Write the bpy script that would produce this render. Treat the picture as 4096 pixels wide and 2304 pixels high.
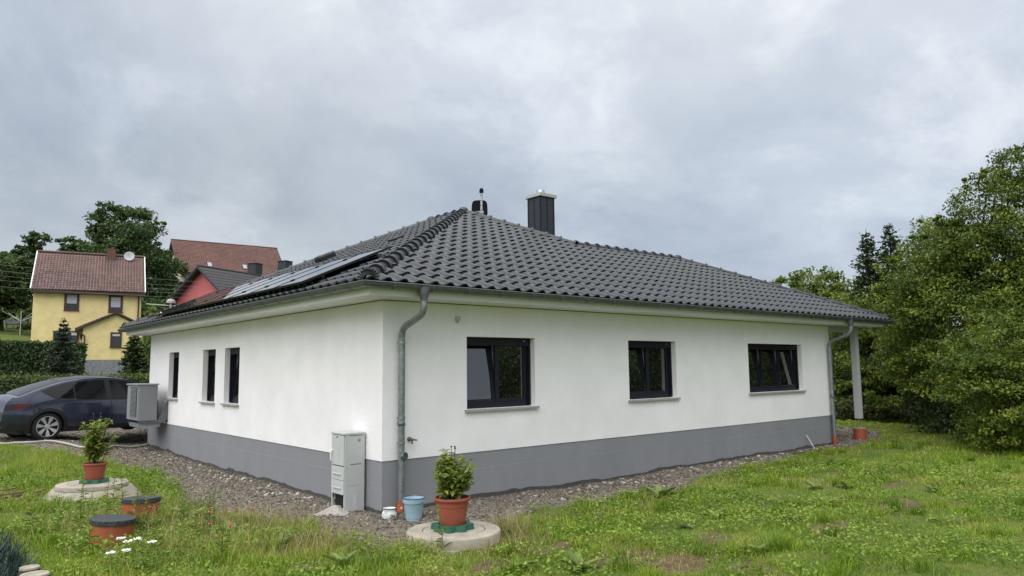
import bpy, bmesh, math, random
import numpy as np
from mathutils import Vector, Matrix

for _o in list(bpy.data.objects):
    bpy.data.objects.remove(_o)
SC = bpy.context.scene
COL = SC.collection
RAD = math.radians

# ------------------------------------------------------------------ camera
CAM_LOC = Vector((-5.4377, -9.3532, 1.3077))
YAW, PITCH, ROLL = RAD(49.767), RAD(6.254), RAD(-0.646)
fw = Vector((math.cos(PITCH)*math.cos(YAW), math.cos(PITCH)*math.sin(YAW), math.sin(PITCH)))
rt = Vector((math.sin(YAW), -math.cos(YAW), 0.0))
up = rt.cross(fw)
rt2 = rt*math.cos(ROLL) + up*math.sin(ROLL)
up2 = up*math.cos(ROLL) - rt*math.sin(ROLL)
cam_data = bpy.data.cameras.new('camera')
cam_data.sensor_width = 36.0
cam_data.lens = 2922.82/4096*36.0
cam_data.clip_start = 0.05
cam_data.clip_end = 3000
cam = bpy.data.objects.new('camera', cam_data)
COL.objects.link(cam)
mw = Matrix((rt2, up2, -fw)).transposed().to_4x4()
mw.translation = CAM_LOC
cam.matrix_world = mw
SC.camera = cam
SC.render.resolution_x, SC.render.resolution_y = 1024, 576

# ------------------------------------------------------------------ sun and sky (bright overcast)
SUN_TO = Vector((-0.56, -0.19, 0.78)).normalized()      # towards the veiled sun, off to the left
SUN_STRENGTH = 1.5
SKY_STRENGTH = 0.10
EXPOSURE = 1.0
sd = bpy.data.lights.new('sun', 'SUN')
sd.energy = SUN_STRENGTH
sd.angle = RAD(75)
sd.color = (1.0, 0.975, 0.94)
sun = bpy.data.objects.new('sun', sd)
COL.objects.link(sun)
sun.rotation_euler = (-SUN_TO).to_track_quat('-Z', 'Y').to_euler()
sun.location = (-20, -5, 25)

world = bpy.data.worlds.new('World')
SC.world = world
world.use_nodes = True
nt = world.node_tree
nt.nodes.clear()
def wn(t, **kw):
    n = nt.nodes.new(t)
    for k, v in kw.items():
        setattr(n, k, v)
    return n
def wmath(op, a, b=None, clamp=False):
    n = wn('ShaderNodeMath', operation=op)
    n.use_clamp = clamp
    for i, v in enumerate((a, b)):
        if v is None: continue
        if isinstance(v, (int, float)): n.inputs[i].default_value = v
        else: nt.links.new(v, n.inputs[i])
    return n.outputs[0]
out = wn('ShaderNodeOutputWorld')
bg = wn('ShaderNodeBackground')
bg.inputs['Strength'].default_value = SKY_STRENGTH
nt.links.new(bg.outputs[0], out.inputs[0])
sky = wn('ShaderNodeTexSky', sky_type='NISHITA')
sky.sun_disc = False
sky.sun_elevation = math.asin(SUN_TO.z)
sky.sun_rotation = math.atan2(SUN_TO.x, SUN_TO.y)
sky.air_density, sky.dust_density, sky.ozone_density = 1.0, 1.5, 1.0
tc = wn('ShaderNodeTexCoord')
sep = wn('ShaderNodeSeparateXYZ')
nt.links.new(tc.outputs['Generated'], sep.inputs[0])
zz = wmath('MAXIMUM', sep.outputs[2], 0.0)
den = wmath('ADD', zz, 0.42)
px = wmath('DIVIDE', sep.outputs[0], den)
py = wmath('DIVIDE', sep.outputs[1], den)
cmb = wn('ShaderNodeCombineXYZ')
nt.links.new(px, cmb.inputs[0]); nt.links.new(py, cmb.inputs[1])
def cloud(scale, detail, rough, dist, loc):
    mp = wn('ShaderNodeMapping')
    mp.inputs['Location'].default_value = loc
    nt.links.new(cmb.outputs[0], mp.inputs[0])
    n = wn('ShaderNodeTexNoise')
    n.inputs['Scale'].default_value = scale
    n.inputs['Detail'].default_value = detail
    n.inputs['Roughness'].default_value = rough
    n.inputs['Distortion'].default_value = dist
    nt.links.new(mp.outputs[0], n.inputs['Vector'])
    return n.outputs[0]
def wramp(fac, stops):
    r = wn('ShaderNodeValToRGB')
    r.color_ramp.interpolation = 'EASE'
    el = r.color_ramp.elements
    while len(el) < len(stops): el.new(0.5)
    for e, (p, c) in zip(el, stops):
        e.position = p; e.color = (*c, 1)
    nt.links.new(fac, r.inputs[0])
    return r.outputs[0]
def wmix(fac, a, b, mode='MIX'):
    m = wn('ShaderNodeMix', data_type='RGBA', blend_type=mode)
    if isinstance(fac, (int, float)): m.inputs[0].default_value = fac
    else: nt.links.new(fac, m.inputs[0])
    for i, v in ((6, a), (7, b)):
        if isinstance(v, tuple): m.inputs[i].default_value = (*v, 1)
        else: nt.links.new(v, m.inputs[i])
    return m.outputs[2]
big = cloud(1.45, 7.0, 0.58, 0.3, (3.6, 1.2, 0.0))
mid = cloud(3.6, 9.0, 0.58, 0.3, (7.3, -2.2, 4.0))
tint = cloud(0.45, 3.0, 0.5, 0.2, (-4.0, 9.0, 2.0))
# colours are ten times the picture values because the background strength is 0.1
base = wramp(big, [(0.32, (1.72, 1.98, 2.36)), (0.46, (2.08, 2.34, 2.70)), (0.58, (2.40, 2.66, 2.96)), (0.70, (3.3, 3.46, 3.64))])
detail = wramp(mid, [(0.25, (0.86, 0.875, 0.90)), (0.5, (0.97, 0.975, 0.98)), (0.70, (1.16, 1.15, 1.13)), (0.86, (1.38, 1.35, 1.31))])
hue = wramp(tint, [(0.35, (0.99, 0.99, 1.02)), (0.65, (1.03, 1.0, 0.945))])
c1 = wmix(1.0, base, detail, 'MULTIPLY')
c2 = wmix(1.0, c1, hue, 'MULTIPLY')
# overcast skies brighten towards the zenith
gcol = wn('ShaderNodeCombineColor')
for i, gk in enumerate((3.7, 3.4, 3.0)):
    nt.links.new(wmath('ADD', wmath('ADD', wmath('MULTIPLY', wmath('POWER', zz, 2.4), gk), 1.06), wmath('MULTIPLY', wmath('POWER', wmath('SUBTRACT', 1.0, zz), 6.0), 0.40)), gcol.inputs[i])
c3 = wmix(1.0, c2, gcol.outputs[0], 'MULTIPLY')
c4 = wmix(0.94, sky.outputs[0], c3)
nt.links.new(c4, bg.inputs['Color'])

vs = SC.view_settings
vs.view_transform = 'Standard'
vs.look = 'None'
vs.exposure = EXPOSURE
vs.gamma = 1.0
vs.use_curve_mapping = False
SC.cycles.max_bounces = 8
SC.cycles.transparent_max_bounces = 12
SC.cycles.use_denoising = True

# ------------------------------------------------------------------ helpers
random.seed(11)
RNG = np.random.default_rng(11)
ORG = {}

def tag(o, label=None, cat=None, group=None, kind=None):
    if label: o['label'] = label
    if cat: o['category'] = cat
    if group: o['group'] = group
    if kind: o['kind'] = kind
    return o

def thing(name, loc, label, cat, group=None, rotz=None):
    o = bpy.data.objects.new(name, None)
    o.empty_display_size = 0.2
    COL.objects.link(o)
    o.location = loc
    if rotz is not None:
        o.rotation_euler = (0, 0, rotz)
        ORG[o] = Vector((0, 0, 0))
    else:
        ORG[o] = Vector(loc)
    tag(o, label, cat, group)
    return o

def link(name, me, mat, parent=None, loc=(0, 0, 0)):
    o = bpy.data.objects.new(name, me)
    COL.objects.link(o)
    if mat is not None and len(me.materials) == 0:
        me.materials.append(mat)
    o.location = Vector(loc) - (ORG[parent] if parent is not None else Vector((0, 0, 0)))
    if parent is not None: o.parent = parent
    ORG[o] = Vector(loc)
    return o

def np_mesh(name, verts, faces, rnd=None, smooth=False):
    """fast mesh from an (n,3) vertex array and an (m,k) face array"""
    me = bpy.data.meshes.new(name)
    v = np.asarray(verts, dtype=np.float32); f = np.asarray(faces, dtype=np.int32)
    k = f.shape[1]
    me.vertices.add(len(v)); me.vertices.foreach_set('co', v.ravel())
    me.loops.add(f.size); me.loops.foreach_set('vertex_index', f.ravel())
    me.polygons.add(len(f))
    me.polygons.foreach_set('loop_start', np.arange(0, f.size, k, dtype=np.int32))
    me.polygons.foreach_set('loop_total', np.full(len(f), k, dtype=np.int32))
    if smooth: me.polygons.foreach_set('use_smooth', np.ones(len(f), dtype=bool))
    me.update(calc_edges=True)
    if rnd is not None:
        a = me.attributes.new('rnd', 'FLOAT', 'POINT')
        a.data.foreach_set('value', np.asarray(rnd, dtype=np.float32))
    return me

class MB:
    """collects shapes (world or local coordinates) into one mesh"""
    def __init__(s):
        s.v = []; s.f = []
    def add(s, vs, fs):
        n = len(s.v)
        s.v += [Vector(p) for p in vs]
        s.f += [tuple(i+n for i in f) for f in fs]
        return s
    def box(s, a, b):
        x0, y0, z0 = a; x1, y1, z1 = b
        return s.add([(x0,y0,z0),(x1,y0,z0),(x1,y1,z0),(x0,y1,z0),(x0,y0,z1),(x1,y0,z1),(x1,y1,z1),(x0,y1,z1)],
                     [(0,3,2,1),(4,5,6,7),(0,1,5,4),(1,2,6,5),(2,3,7,6),(3,0,4,7)])
    def obox(s, c, ax, ay, az, hx, hy, hz):
        c = Vector(c); ax, ay, az = Vector(ax), Vector(ay), Vector(az)
        vs = []
        for k in (-1, 1):
            for i, j in ((-1,-1),(1,-1),(1,1),(-1,1)):
                vs.append(c + ax*hx*i + ay*hy*j + az*hz*k)
        return s.add(vs, [(0,3,2,1),(4,5,6,7),(0,1,5,4),(1,2,6,5),(2,3,7,6),(3,0,4,7)])
    def bar(s, p, q, w, h=None):
        p, q = Vector(p), Vector(q); h = h or w
        d = (q-p); L = d.length; d.normalize()
        u = d.cross(Vector((0,0,1)))
        if u.length < 1e-4: u = Vector((1,0,0))
        u.normalize(); n = u.cross(d)
        return s.obox((p+q)/2, d, u, n, L/2, w/2, h/2)
    def tube(s, pts, r, n=10, cap=True):
        pts = [Vector(p) for p in pts]
        rr = r if isinstance(r, (list, tuple)) else [r]*len(pts)
        vs = []; fs = []
        prev = None
        for i, p in enumerate(pts):
            d = (pts[min(i+1, len(pts)-1)] - pts[max(i-1, 0)])
            if d.length < 1e-9: d = Vector((0,0,1))
            d.normalize()
            if prev is None:
                u = d.cross(Vector((0,0,1)))
                if u.length < 1e-3: u = Vector((1,0,0))
            else:
                u = prev - d*prev.dot(d)
            u.normalize(); prev = u.copy(); w = d.cross(u)
            for k in range(n):
                a = 2*math.pi*k/n
                vs.append(p + (u*math.cos(a) + w*math.sin(a))*rr[i])
        for i in range(len(pts)-1):
            for k in range(n):
                fs.append((i*n+k, i*n+(k+1)%n, (i+1)*n+(k+1)%n, (i+1)*n+k))
        if cap:
            fs.append(tuple(range(n-1, -1, -1))); fs.append(tuple((len(pts)-1)*n+k for k in range(n)))
        return s.add(vs, fs)
    def lathe(s, prof, c=(0,0,0), n=28, axis=None, sx=1, sy=1, cap=True):
        """prof: list of (r, h); revolved round +z (or a given axis) at c"""
        c = Vector(c)
        if axis is None: X, Y, Z = Vector((1,0,0)), Vector((0,1,0)), Vector((0,0,1))
        else:
            Z = Vector(axis).normalized(); X = Z.orthogonal().normalized(); Y = Z.cross(X)
        vs = []; fs = []
        for r, h in prof:
            for k in range(n):
                a = 2*math.pi*k/n
                vs.append(c + X*r*sx*math.cos(a) + Y*r*sy*math.sin(a) + Z*h)
        for i in range(len(prof)-1):
            for k in range(n):
                fs.append((i*n+k, i*n+(k+1)%n, (i+1)*n+(k+1)%n, (i+1)*n+k))
        if cap:
            fs.append(tuple(range(n-1, -1, -1)))
            fs.append(tuple((len(prof)-1)*n+k for k in range(n)))
        return s.add(vs, fs)
    def prism(s, poly, d):
        """poly: list of 3-d points, extruded by vector d"""
        d = Vector(d); n = len(poly); p = [Vector(q) for q in poly]
        fs = [tuple(range(n-1, -1, -1)), tuple(range(n, 2*n))]
        fs += [(i, (i+1) % n, n+(i+1) % n, n+i) for i in range(n)]
        return s.add(p + [q+d for q in p], fs)
    def mesh(s, name, o=(0,0,0), smooth=False):
        o = Vector(o)
        me = bpy.data.meshes.new(name)
        me.from_pydata([v-o for v in s.v], [], s.f)
        bm = bmesh.new(); bm.from_mesh(me)
        bmesh.ops.recalc_face_normals(bm, faces=bm.faces)
        bm.to_mesh(me); bm.free()
        if smooth is True:
            for p in me.polygons: p.use_smooth = True
        elif smooth:
            for p in me.polygons: p.use_smooth = True
            me.set_sharp_from_angle(angle=RAD(smooth))
        return me
    def build(s, name, mat, parent=None, smooth=False, bevel=0.0):
        lo = Vector([min(v[i] for v in s.v) for i in range(3)])
        hi = Vector([max(v[i] for v in s.v) for i in range(3)])
        o = Vector(((lo.x+hi.x)/2, (lo.y+hi.y)/2, lo.z))
        me = s.mesh(name, o, smooth)
        if bevel:
            bm = bmesh.new(); bm.from_mesh(me)
            bmesh.ops.bevel(bm, geom=list(bm.edges), offset=bevel, segments=2, profile=0.5, affect='EDGES', clamp_overlap=True)
            bm.to_mesh(me); bm.free()
        return link(name, me, mat, parent, o)

def copy_obj(o, parent, loc, rot=None):
    c = o.copy(); COL.objects.link(c)
    c.parent = parent
    c.location = Vector(loc) - (ORG[parent] if parent is not None else Vector((0,0,0)))
    if rot is not None: c.rotation_euler = rot
    ORG[c] = Vector(loc)
    return c

def frame_matrix(X, Y, Z, t):
    m = Matrix((X, Y, Z)).transposed().to_4x4(); m.translation = t
    return m

# ------------------------------------------------------------------ materials
MATS = {}
def M(name, rgb=(0.5,0.5,0.5), rough=0.6, metal=0.0, spec=0.5, var=0.0, vscale=6.0, rgb2=None, bump=0.0, bscale=80.0,
      coat=0.0, orand=0.0, emit=None, ior=None, detail=5.0, rvar=0.0, stretch=None, streak=0.0):
    if name in MATS: return MATS[name]
    m = bpy.data.materials.new(name); m.use_nodes = True
    t = m.node_tree; b = t.nodes['Principled BSDF']
    b.inputs['Roughness'].default_value = rough
    b.inputs['Metallic'].default_value = metal
    b.inputs['Specular IOR Level'].default_value = spec
    b.inputs['Coat Weight'].default_value = coat
    b.inputs['Coat Roughness'].default_value = 0.04
    if ior: b.inputs['IOR'].default_value = ior
    c = (*rgb, 1)
    b.inputs['Base Color'].default_value = c
    tcn = t.nodes.new('ShaderNodeTexCoord')
    vec = tcn.outputs['Object']
    if stretch:
        mp = t.nodes.new('ShaderNodeMapping'); mp.inputs['Scale'].default_value = stretch
        t.links.new(vec, mp.inputs[0]); vec = mp.outputs[0]
    col = None
    if var > 0 or rgb2:
        n = t.nodes.new('ShaderNodeTexNoise')
        n.inputs['Scale'].default_value = vscale; n.inputs['Detail'].default_value = detail
        n.inputs['Roughness'].default_value = 0.6
        t.links.new(vec, n.inputs['Vector'])
        r = t.nodes.new('ShaderNodeValToRGB')
        e = r.color_ramp.elements
        if rgb2:
            e[0].color = c; e[1].color = (*rgb2, 1); e[0].position = 0.35; e[1].position = 0.65
        else:
            e[0].color = tuple(x*(1-var) for x in rgb)+(1,); e[1].color = tuple(min(1, x*(1+var)) for x in rgb)+(1,)
            e[0].position = 0.3; e[1].position = 0.7
        t.links.new(n.outputs[0], r.inputs[0]); col = r.outputs[0]
        if rvar:
            mr = t.nodes.new('ShaderNodeMapRange')
            mr.inputs[3].default_value = rough-rvar; mr.inputs[4].default_value = rough+rvar
            t.links.new(n.outputs[0], mr.inputs[0]); t.links.new(mr.outputs[0], b.inputs['Roughness'])
    if streak:
        mp2 = t.nodes.new('ShaderNodeMapping'); mp2.inputs['Scale'].default_value = (5.0, 5.0, 0.35)
        t.links.new(tcn.outputs['Object'], mp2.inputs[0])
        n3 = t.nodes.new('ShaderNodeTexNoise'); n3.inputs['Scale'].default_value = 1.6; n3.inputs['Detail'].default_value = 6
        t.links.new(mp2.outputs[0], n3.inputs['Vector'])
        mr3 = t.nodes.new('ShaderNodeMapRange'); mr3.inputs[1].default_value = 0.35; mr3.inputs[2].default_value = 0.7
        mr3.inputs[3].default_value = 1.0; mr3.inputs[4].default_value = 1.0-streak
        t.links.new(n3.outputs[0], mr3.inputs[0])
        sx = t.nodes.new('ShaderNodeVectorMath'); sx.operation = 'SCALE'
        if col is None: sx.inputs[0].default_value = rgb
        else: t.links.new(col, sx.inputs[0])
        t.links.new(mr3.outputs[0], sx.inputs['Scale']); col = sx.outputs[0]
    if orand:
        oi = t.nodes.new('ShaderNodeObjectInfo')
        mr = t.nodes.new('ShaderNodeMapRange')
        mr.inputs[3].default_value = 1-orand; mr.inputs[4].default_value = 1+orand
        t.links.new(oi.outputs['Random'], mr.inputs[0])
        mx = t.nodes.new('ShaderNodeVectorMath'); mx.operation = 'SCALE'
        if col is None: mx.inputs[0].default_value = rgb
        else: t.links.new(col, mx.inputs[0])
        t.links.new(mr.outputs[0], mx.inputs['Scale']); col = mx.outputs[0]
    if col is not None: t.links.new(col, b.inputs['Base Color'])
    if bump:
        n2 = t.nodes.new('ShaderNodeTexNoise')
        n2.inputs['Scale'].default_value = bscale; n2.inputs['Detail'].default_value = 4
        t.links.new(vec, n2.inputs['Vector'])
        bp = t.nodes.new('ShaderNodeBump')
        bp.inputs['Strength'].default_value = bump; bp.inputs['Distance'].default_value = 0.02
        t.links.new(n2.outputs[0], bp.inputs['Height']); t.links.new(bp.outputs[0], b.inputs['Normal'])
    MATS[name] = m
    return m

def leaf_mat(name, stops, rough=0.5, trans=0.35, spec=0.35):
    if name in MATS: return MATS[name]
    m = bpy.data.materials.new(name); m.use_nodes = True
    t = m.node_tree; b = t.nodes['Principled BSDF']; o = t.nodes['Material Output']
    a = t.nodes.new('ShaderNodeAttribute'); a.attribute_name = 'rnd'
    r = t.nodes.new('ShaderNodeValToRGB'); el = r.color_ramp.elements
    while len(el) < len(stops): el.new(0.5)
    for e, (p, c) in zip(el, stops): e.position = p; e.color = (*c, 1)
    t.links.new(a.outputs['Fac'], r.inputs[0])
    t.links.new(r.outputs[0], b.inputs['Base Color'])
    b.inputs['Roughness'].default_value = rough
    b.inputs['Specular IOR Level'].default_value = spec
    tr = t.nodes.new('ShaderNodeBsdfTranslucent')
    t.links.new(r.outputs[0], tr.inputs['Color'])
    mx = t.nodes.new('ShaderNodeMixShader'); mx.inputs[0].default_value = trans
    t.links.new(b.outputs[0], mx.inputs[1]); t.links.new(tr.outputs[0], mx.inputs[2])
    t.links.new(mx.outputs[0], o.inputs['Surface'])
    MATS[name] = m
    return m

# value noise for shapes (numpy)
_PERM = np.random.default_rng(3).random((256, 256))
def vnoise(x, y, s=1.0, o=0.0):
    x = np.asarray(x, float)*s + 37.1 + o*13.7; y = np.asarray(y, float)*s + 91.3 + o*7.9
    xi = np.floor(x).astype(int); yi = np.floor(y).astype(int)
    fx = x-xi; fy = y-yi
    fx = fx*fx*(3-2*fx); fy = fy*fy*(3-2*fy)
    g = lambda i, j: _PERM[i % 256, j % 256]
    return (g(xi,yi)*(1-fx)+g(xi+1,yi)*fx)*(1-fy) + (g(xi,yi+1)*(1-fx)+g(xi+1,yi+1)*fx)*fy
def fbm(x, y, s=1.0, o=0.0, n=4):
    t = 0; a = 0.5
    for i in range(n):
        t = t + a*vnoise(x, y, s*2**i, o+i); a *= 0.5
    return t/(1-0.5**n)
def sst(a, b, x):
    t = np.clip((np.asarray(x, float)-a)/(b-a), 0, 1)
    return t*t*(3-2*t)
def inside(poly, x, y):
    x = np.asarray(x, float); y = np.asarray(y, float)
    r = np.zeros(x.shape, bool); n = len(poly)
    for i in range(n):
        x0, y0 = poly[i]; x1, y1 = poly[(i+1) % n]
        if y0 == y1: continue
        c = ((y0 > y) != (y1 > y)) & (x < (x1-x0)*(y-y0)/(y1-y0)+x0)
        r ^= c
    return r

# ------------------------------------------------------------------ terrain
GRAVEL = [(0.97,-1.45),(1.65,-1.33),(3.0,-1.38),(4.56,-1.26),(6.4,-1.16),(8.4,-0.80),(11.6,-0.48),(13.5,-0.5),(16.3,-0.12),
          (18.6,1.6),(18.4,3.2),(16.5,5.5),(16,9),(12.5,14),(13,20),(0,21.5),(-6,21.0),(-16,22.5),(-30,24),(-30,17),(-12,16.2),(-6.5,15.2),(-3.9,13.6),
          (-2.9,11.7),(-2.1,9.7),(-1.35,8.3),(-1.2,6.4),(-1.6,4.17),(-1.7,2.7),(-1.45,1.63),(-1.25,0.67),(-1.08,-0.19),(-0.95,-0.96),(-0.8,-1.62),(0.1,-2.0)]
def GH(x, y):
    x = np.asarray(x, float); y = np.asarray(y, float)
    t = y - 0.35*np.maximum(x, 0) + 9.35
    rise = 0.40*sst(15.5, 22.5, t) + 0.25*sst(22.5, 34, t) + 1.30*sst(33, 58, t) + 3.7*sst(57, 76, t) + 6.0*sst(74, 115, t) + 9*sst(110, 260, t)
    near = sst(-2.4, -0.2, x)*(1-sst(13.2, 16.5, y))
    rise = rise*(1-0.85*near)
    d = np.hypot(x+5.44, y+9.35)
    bank = 0.62*(1-sst(2.6, 6.4, d))
    h = -0.745 + rise + bank
    h = h + 0.10*sst(1.7, 2.9, -x)*(1-sst(4.5, 9, y))*sst(6.2, 8.0, d)
    h = h + 0.10*sst(8, 30, x)*(fbm(x, y, 0.12, 3.0)-0.5)
    h = h - 0.06*sst(0.4, 2.2, -y)*(x > -1)*(1-sst(6, 12, x))
    lump = (fbm(x, y, 0.9, 1.0)-0.5)*0.10 + (fbm(x, y, 2.6, 2.0)-0.5)*0.06
    return h + lump*(1-sst(30, 60, np.hypot(x, y)))
def gravel_mask(x, y):
    jx = (fbm(x, y, 1.3, 5.0)-0.5)*0.7 + (vnoise(x, y, 6, 8.0)-0.5)*0.25
    jy = (fbm(x, y, 1.3, 6.0)-0.5)*0.7 + (vnoise(x, y, 6, 9.0)-0.5)*0.25
    return inside(GRAVEL, x+jx, y+jy)
BARE = [(6.3,-4.5,0.75,0.4),(4.2,-4.5,0.55,0.3),(0.9,-3.7,0.45,0.35),(0.7,-2.9,0.5,0.2),(1.1,-4.3,0.5,0.3),(-1.9,-1.3,0.4,0.3),(8.0,-3.7,0.5,0.25),(2.4,-3.9,0.35,0.25),(-0.4,-3.0,0.5,0.25),(-2.0,-2.0,0.45,0.3)]
def bare_mask(x, y):
    v = np.zeros(np.shape(x))
    for bx, by, rx, ry in BARE:
        q = np.hypot((x-bx)/rx, (y-by)/ry)
        v = np.maximum(v, 1-q)
    return v + (fbm(x, y, 2.2, 12.0)-0.5)*0.9 > 0.22

def axis_lines(f0, f1, step, far):
    core = np.arange(f0, f1+1e-6, step)
    lo = []; p = f0; s = step
    while p > -far: s *= 1.22; p -= s; lo.append(p)
    hi = []; p = core[-1]; s = step
    while p < far: s *= 1.22; p += s; hi.append(p)
    return np.array(lo[::-1] + list(core) + hi)
gx = axis_lines(-9, 22, 0.13, 700); gy = axis_lines(-11, 16, 0.13, 700)
GX, GY = np.meshgrid(gx, gy, indexing='ij')
GZ = GH(GX, GY)
nx_, ny_ = GX.shape
idx = np.arange(nx_*ny_).reshape(nx_, ny_)
fc = np.stack([idx[:-1,:-1], idx[1:,:-1], idx[1:,1:], idx[:-1,1:]], -1).reshape(-1, 4)
me = np_mesh('ground', np.stack([GX, GY, GZ], -1).reshape(-1, 3), fc, smooth=True)
gmask = gravel_mask(GX, GY).astype(np.float32)
a_ = me.attributes.new('gravel', 'FLOAT', 'POINT'); a_.data.foreach_set('value', gmask.ravel())
bmask = (bare_mask(GX, GY)).astype(np.float32)
a_ = me.attributes.new('bare', 'FLOAT', 'POINT'); a_.data.foreach_set('value', bmask.ravel())

gm = bpy.data.materials.new('ground'); gm.use_nodes = True
t = gm.node_tree; b = t.nodes['Principled BSDF']
b.inputs['Roughness'].default_value = 0.9; b.inputs['Specular IOR Level'].default_value = 0.2
def gnoise(scale, detail=5):
    g = t.nodes.new('ShaderNodeNewGeometry') if 'geo' not in MATS else MATS['geo']
    MATS['geo'] = g
    n = t.nodes.new('ShaderNodeTexNoise'); n.inputs['Scale'].default_value = scale; n.inputs['Detail'].default_value = detail
    t.links.new(g.outputs['Position'], n.inputs['Vector'])
    return n.outputs[0]
def gramp(fac, stops):
    r = t.nodes.new('ShaderNodeValToRGB'); el = r.color_ramp.elements
    while len(el) < len(stops): el.new(0.5)
    for e, (p, c) in zip(el, stops): e.position = p; e.color = (*c, 1)
    t.links.new(fac, r.inputs[0]); return r.outputs[0]
def gattr(n):
    a = t.nodes.new('ShaderNodeAttribute'); a.attribute_name = n; return a.outputs['Fac']
def gmix(f, a, c):
    m = t.nodes.new('ShaderNodeMix'); m.data_type = 'RGBA'
    t.links.new(f, m.inputs[0]); t.links.new(a, m.inputs[6]); t.links.new(c, m.inputs[7]); return m.outputs[2]
grass_c = gramp(gnoise(1.7), [(0.3, (0.06, 0.09, 0.014)), (0.5, (0.09, 0.125, 0.022)), (0.7, (0.125, 0.12, 0.04))])
soil_c = gramp(gnoise(9), [(0.3, (0.070, 0.050, 0.026)), (0.7, (0.15, 0.112, 0.062))])
grav_c = gramp(gnoise(26, 6), [(0.3, (0.085, 0.070, 0.055)), (0.5, (0.16, 0.138, 0.112)), (0.68, (0.26, 0.23, 0.19))])
c_ = gmix(gattr('bare'), grass_c, soil_c)
c_ = gmix(gattr('gravel'), c_, grav_c)
t.links.new(c_, b.inputs['Base Color'])
bp = t.nodes.new('ShaderNodeBump'); bp.inputs['Strength'].default_value = 0.8; bp.inputs['Distance'].default_value = 0.03
t.links.new(gnoise(30, 6), bp.inputs['Height']); t.links.new(bp.outputs[0], b.inputs['Normal'])
ground = link('ground', me, gm)
tag(ground, kind='structure')

# ------------------------------------------------------------------ shared materials
m_render = M('white_render', (0.885, 0.862, 0.872), 0.85, spec=0.2, var=0.05, vscale=1.3, bump=0.42, bscale=60, streak=0.014)
m_plinth = M('grey_plinth', (0.250, 0.254, 0.272), 0.8, spec=0.25, var=0.07, vscale=1.2, bump=0.15, bscale=60, streak=0.03)
m_soffit = M('soffit_white', (0.78, 0.78, 0.775), 0.45, spec=0.4)
m_zinc = M('zinc', (0.145, 0.160, 0.170), 0.42, metal=0.6, var=0.22, vscale=14, rvar=0.12)
m_tile = M('roof_tile', (0.014, 0.016, 0.021), 0.17, spec=0.33, var=0.25, vscale=5, orand=0.30, rvar=0.08)
m_ridge = M('ridge_tile', (0.020, 0.022, 0.027), 0.30, spec=0.5, orand=0.12)
m_deck = M('roof_underlay', (0.02, 0.02, 0.022), 0.9)
m_frame = M('anthracite', (0.011, 0.013, 0.020), 0.45, spec=0.3)
m_frame2 = M('anthracite_shutter', (0.008, 0.009, 0.014), 0.5, spec=0.25)
m_glass = M('window_glass', (0.006, 0.007, 0.008), 0.015, spec=0.5, ior=2.2)
m_pipe = M('galvanised_pipe', (0.27, 0.29, 0.30), 0.38, metal=0.65, var=0.28, vscale=16, rvar=0.12)
m_granite = M('granite', (0.22, 0.22, 0.215), 0.6, rgb2=(0.44, 0.44, 0.43), vscale=55, detail=3)
m_kg = M('orange_pipe', (0.33, 0.085, 0.038), 0.5, var=0.12, vscale=7)
m_conc = M('concrete', (0.34, 0.305, 0.25), 0.85, var=0.22, vscale=5, bump=0.2, bscale=40)
m_black = M('black_plastic', (0.012, 0.012, 0.013), 0.4)
m_white = M('white_plastic', (0.72, 0.72, 0.70), 0.4)
m_dark = M('cavity', (0.006, 0.006, 0.007), 0.9)

# ------------------------------------------------------------------ bungalow
HS = 2.327                      # underside of the eaves
LR, LL = 13.40, 12.55
TP = math.tan(RAD(24.25)); CA, SA = math.cos(RAD(24.25)), math.sin(RAD(24.25))
EV, ZE = 0.655, 2.497             # tile noses overhang, height of the tile plane there
RX, RY2 = 5.60, 7.05            # tall block ridge x, end of its ridge
WY, CX = 3.455, 11.65
BX = 7.50           # wing ridge y, wing ridge end x
house = thing('bungalow', (6.0, 6.0, -0.75), 'white rendered bungalow with dark tiled hip roof and grey plinth', 'house')

def wall_run(axis, length, opens, thick, z0, z1, face0=0.0):
    """wall along x (axis 0) or y (axis 1), outer face at face0, with rectangular openings"""
    m = MB()
    cuts = sorted({0.0, length} | {o[0] for o in opens} | {o[1] for o in opens})
    for a0, a1 in zip(cuts[:-1], cuts[1:]):
        spans = [(z0, z1)]
        for o in opens:
            if o[0] <= a0+1e-6 and o[1] >= a1-1e-6:
                spans = [(z0, o[2]), (o[3], z1)]
        for s0, s1 in spans:
            if axis == 0: m.box((a0, face0, s0), (a1, face0+thick, s1))
            else: m.box((face0, a0, s0), (face0+thick, a1, s1))
    me = m.mesh('wall')
    bm = bmesh.new(); bm.from_mesh(me)
    bmesh.ops.remove_doubles(bm, verts=bm.verts, dist=1e-4)
    # inner faces between abutting boxes are dropped
    seen = {}
    for f in bm.faces:
        seen.setdefault(tuple(sorted(v.index for v in f.verts)), []).append(f)
    bmesh.ops.delete(bm, geom=[f for fs in seen.values() if len(fs) > 1 for f in fs], context='FACES_ONLY')
    bm.to_mesh(me); bm.free()
    return me
W_R = [(1.52, 2.97, 0.665, 1.815), (5.395, 6.865, 0.675, 1.815), (9.54, 11.945, 0.68, 1.812)]
W_L = [(5.74, 6.615, 0.632, 1.80), (7.20, 8.05, 0.63, 1.80), (9.90, 10.735, 0.645, 1.80)]
me = wall_run(0, LR, W_R, 0.36, 0.0, HS-0.004)
tag(link('wall', me, m_render, house))
me = wall_run(1, LL, W_L, 0.36, 0.0, HS-0.004)
for v in me.vertices:      # butt the second wall against the end of the first
    if v.co.y < 0.001: v.co.y = 0.36
link('wall', me, m_render, house)
mb = MB()
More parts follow.
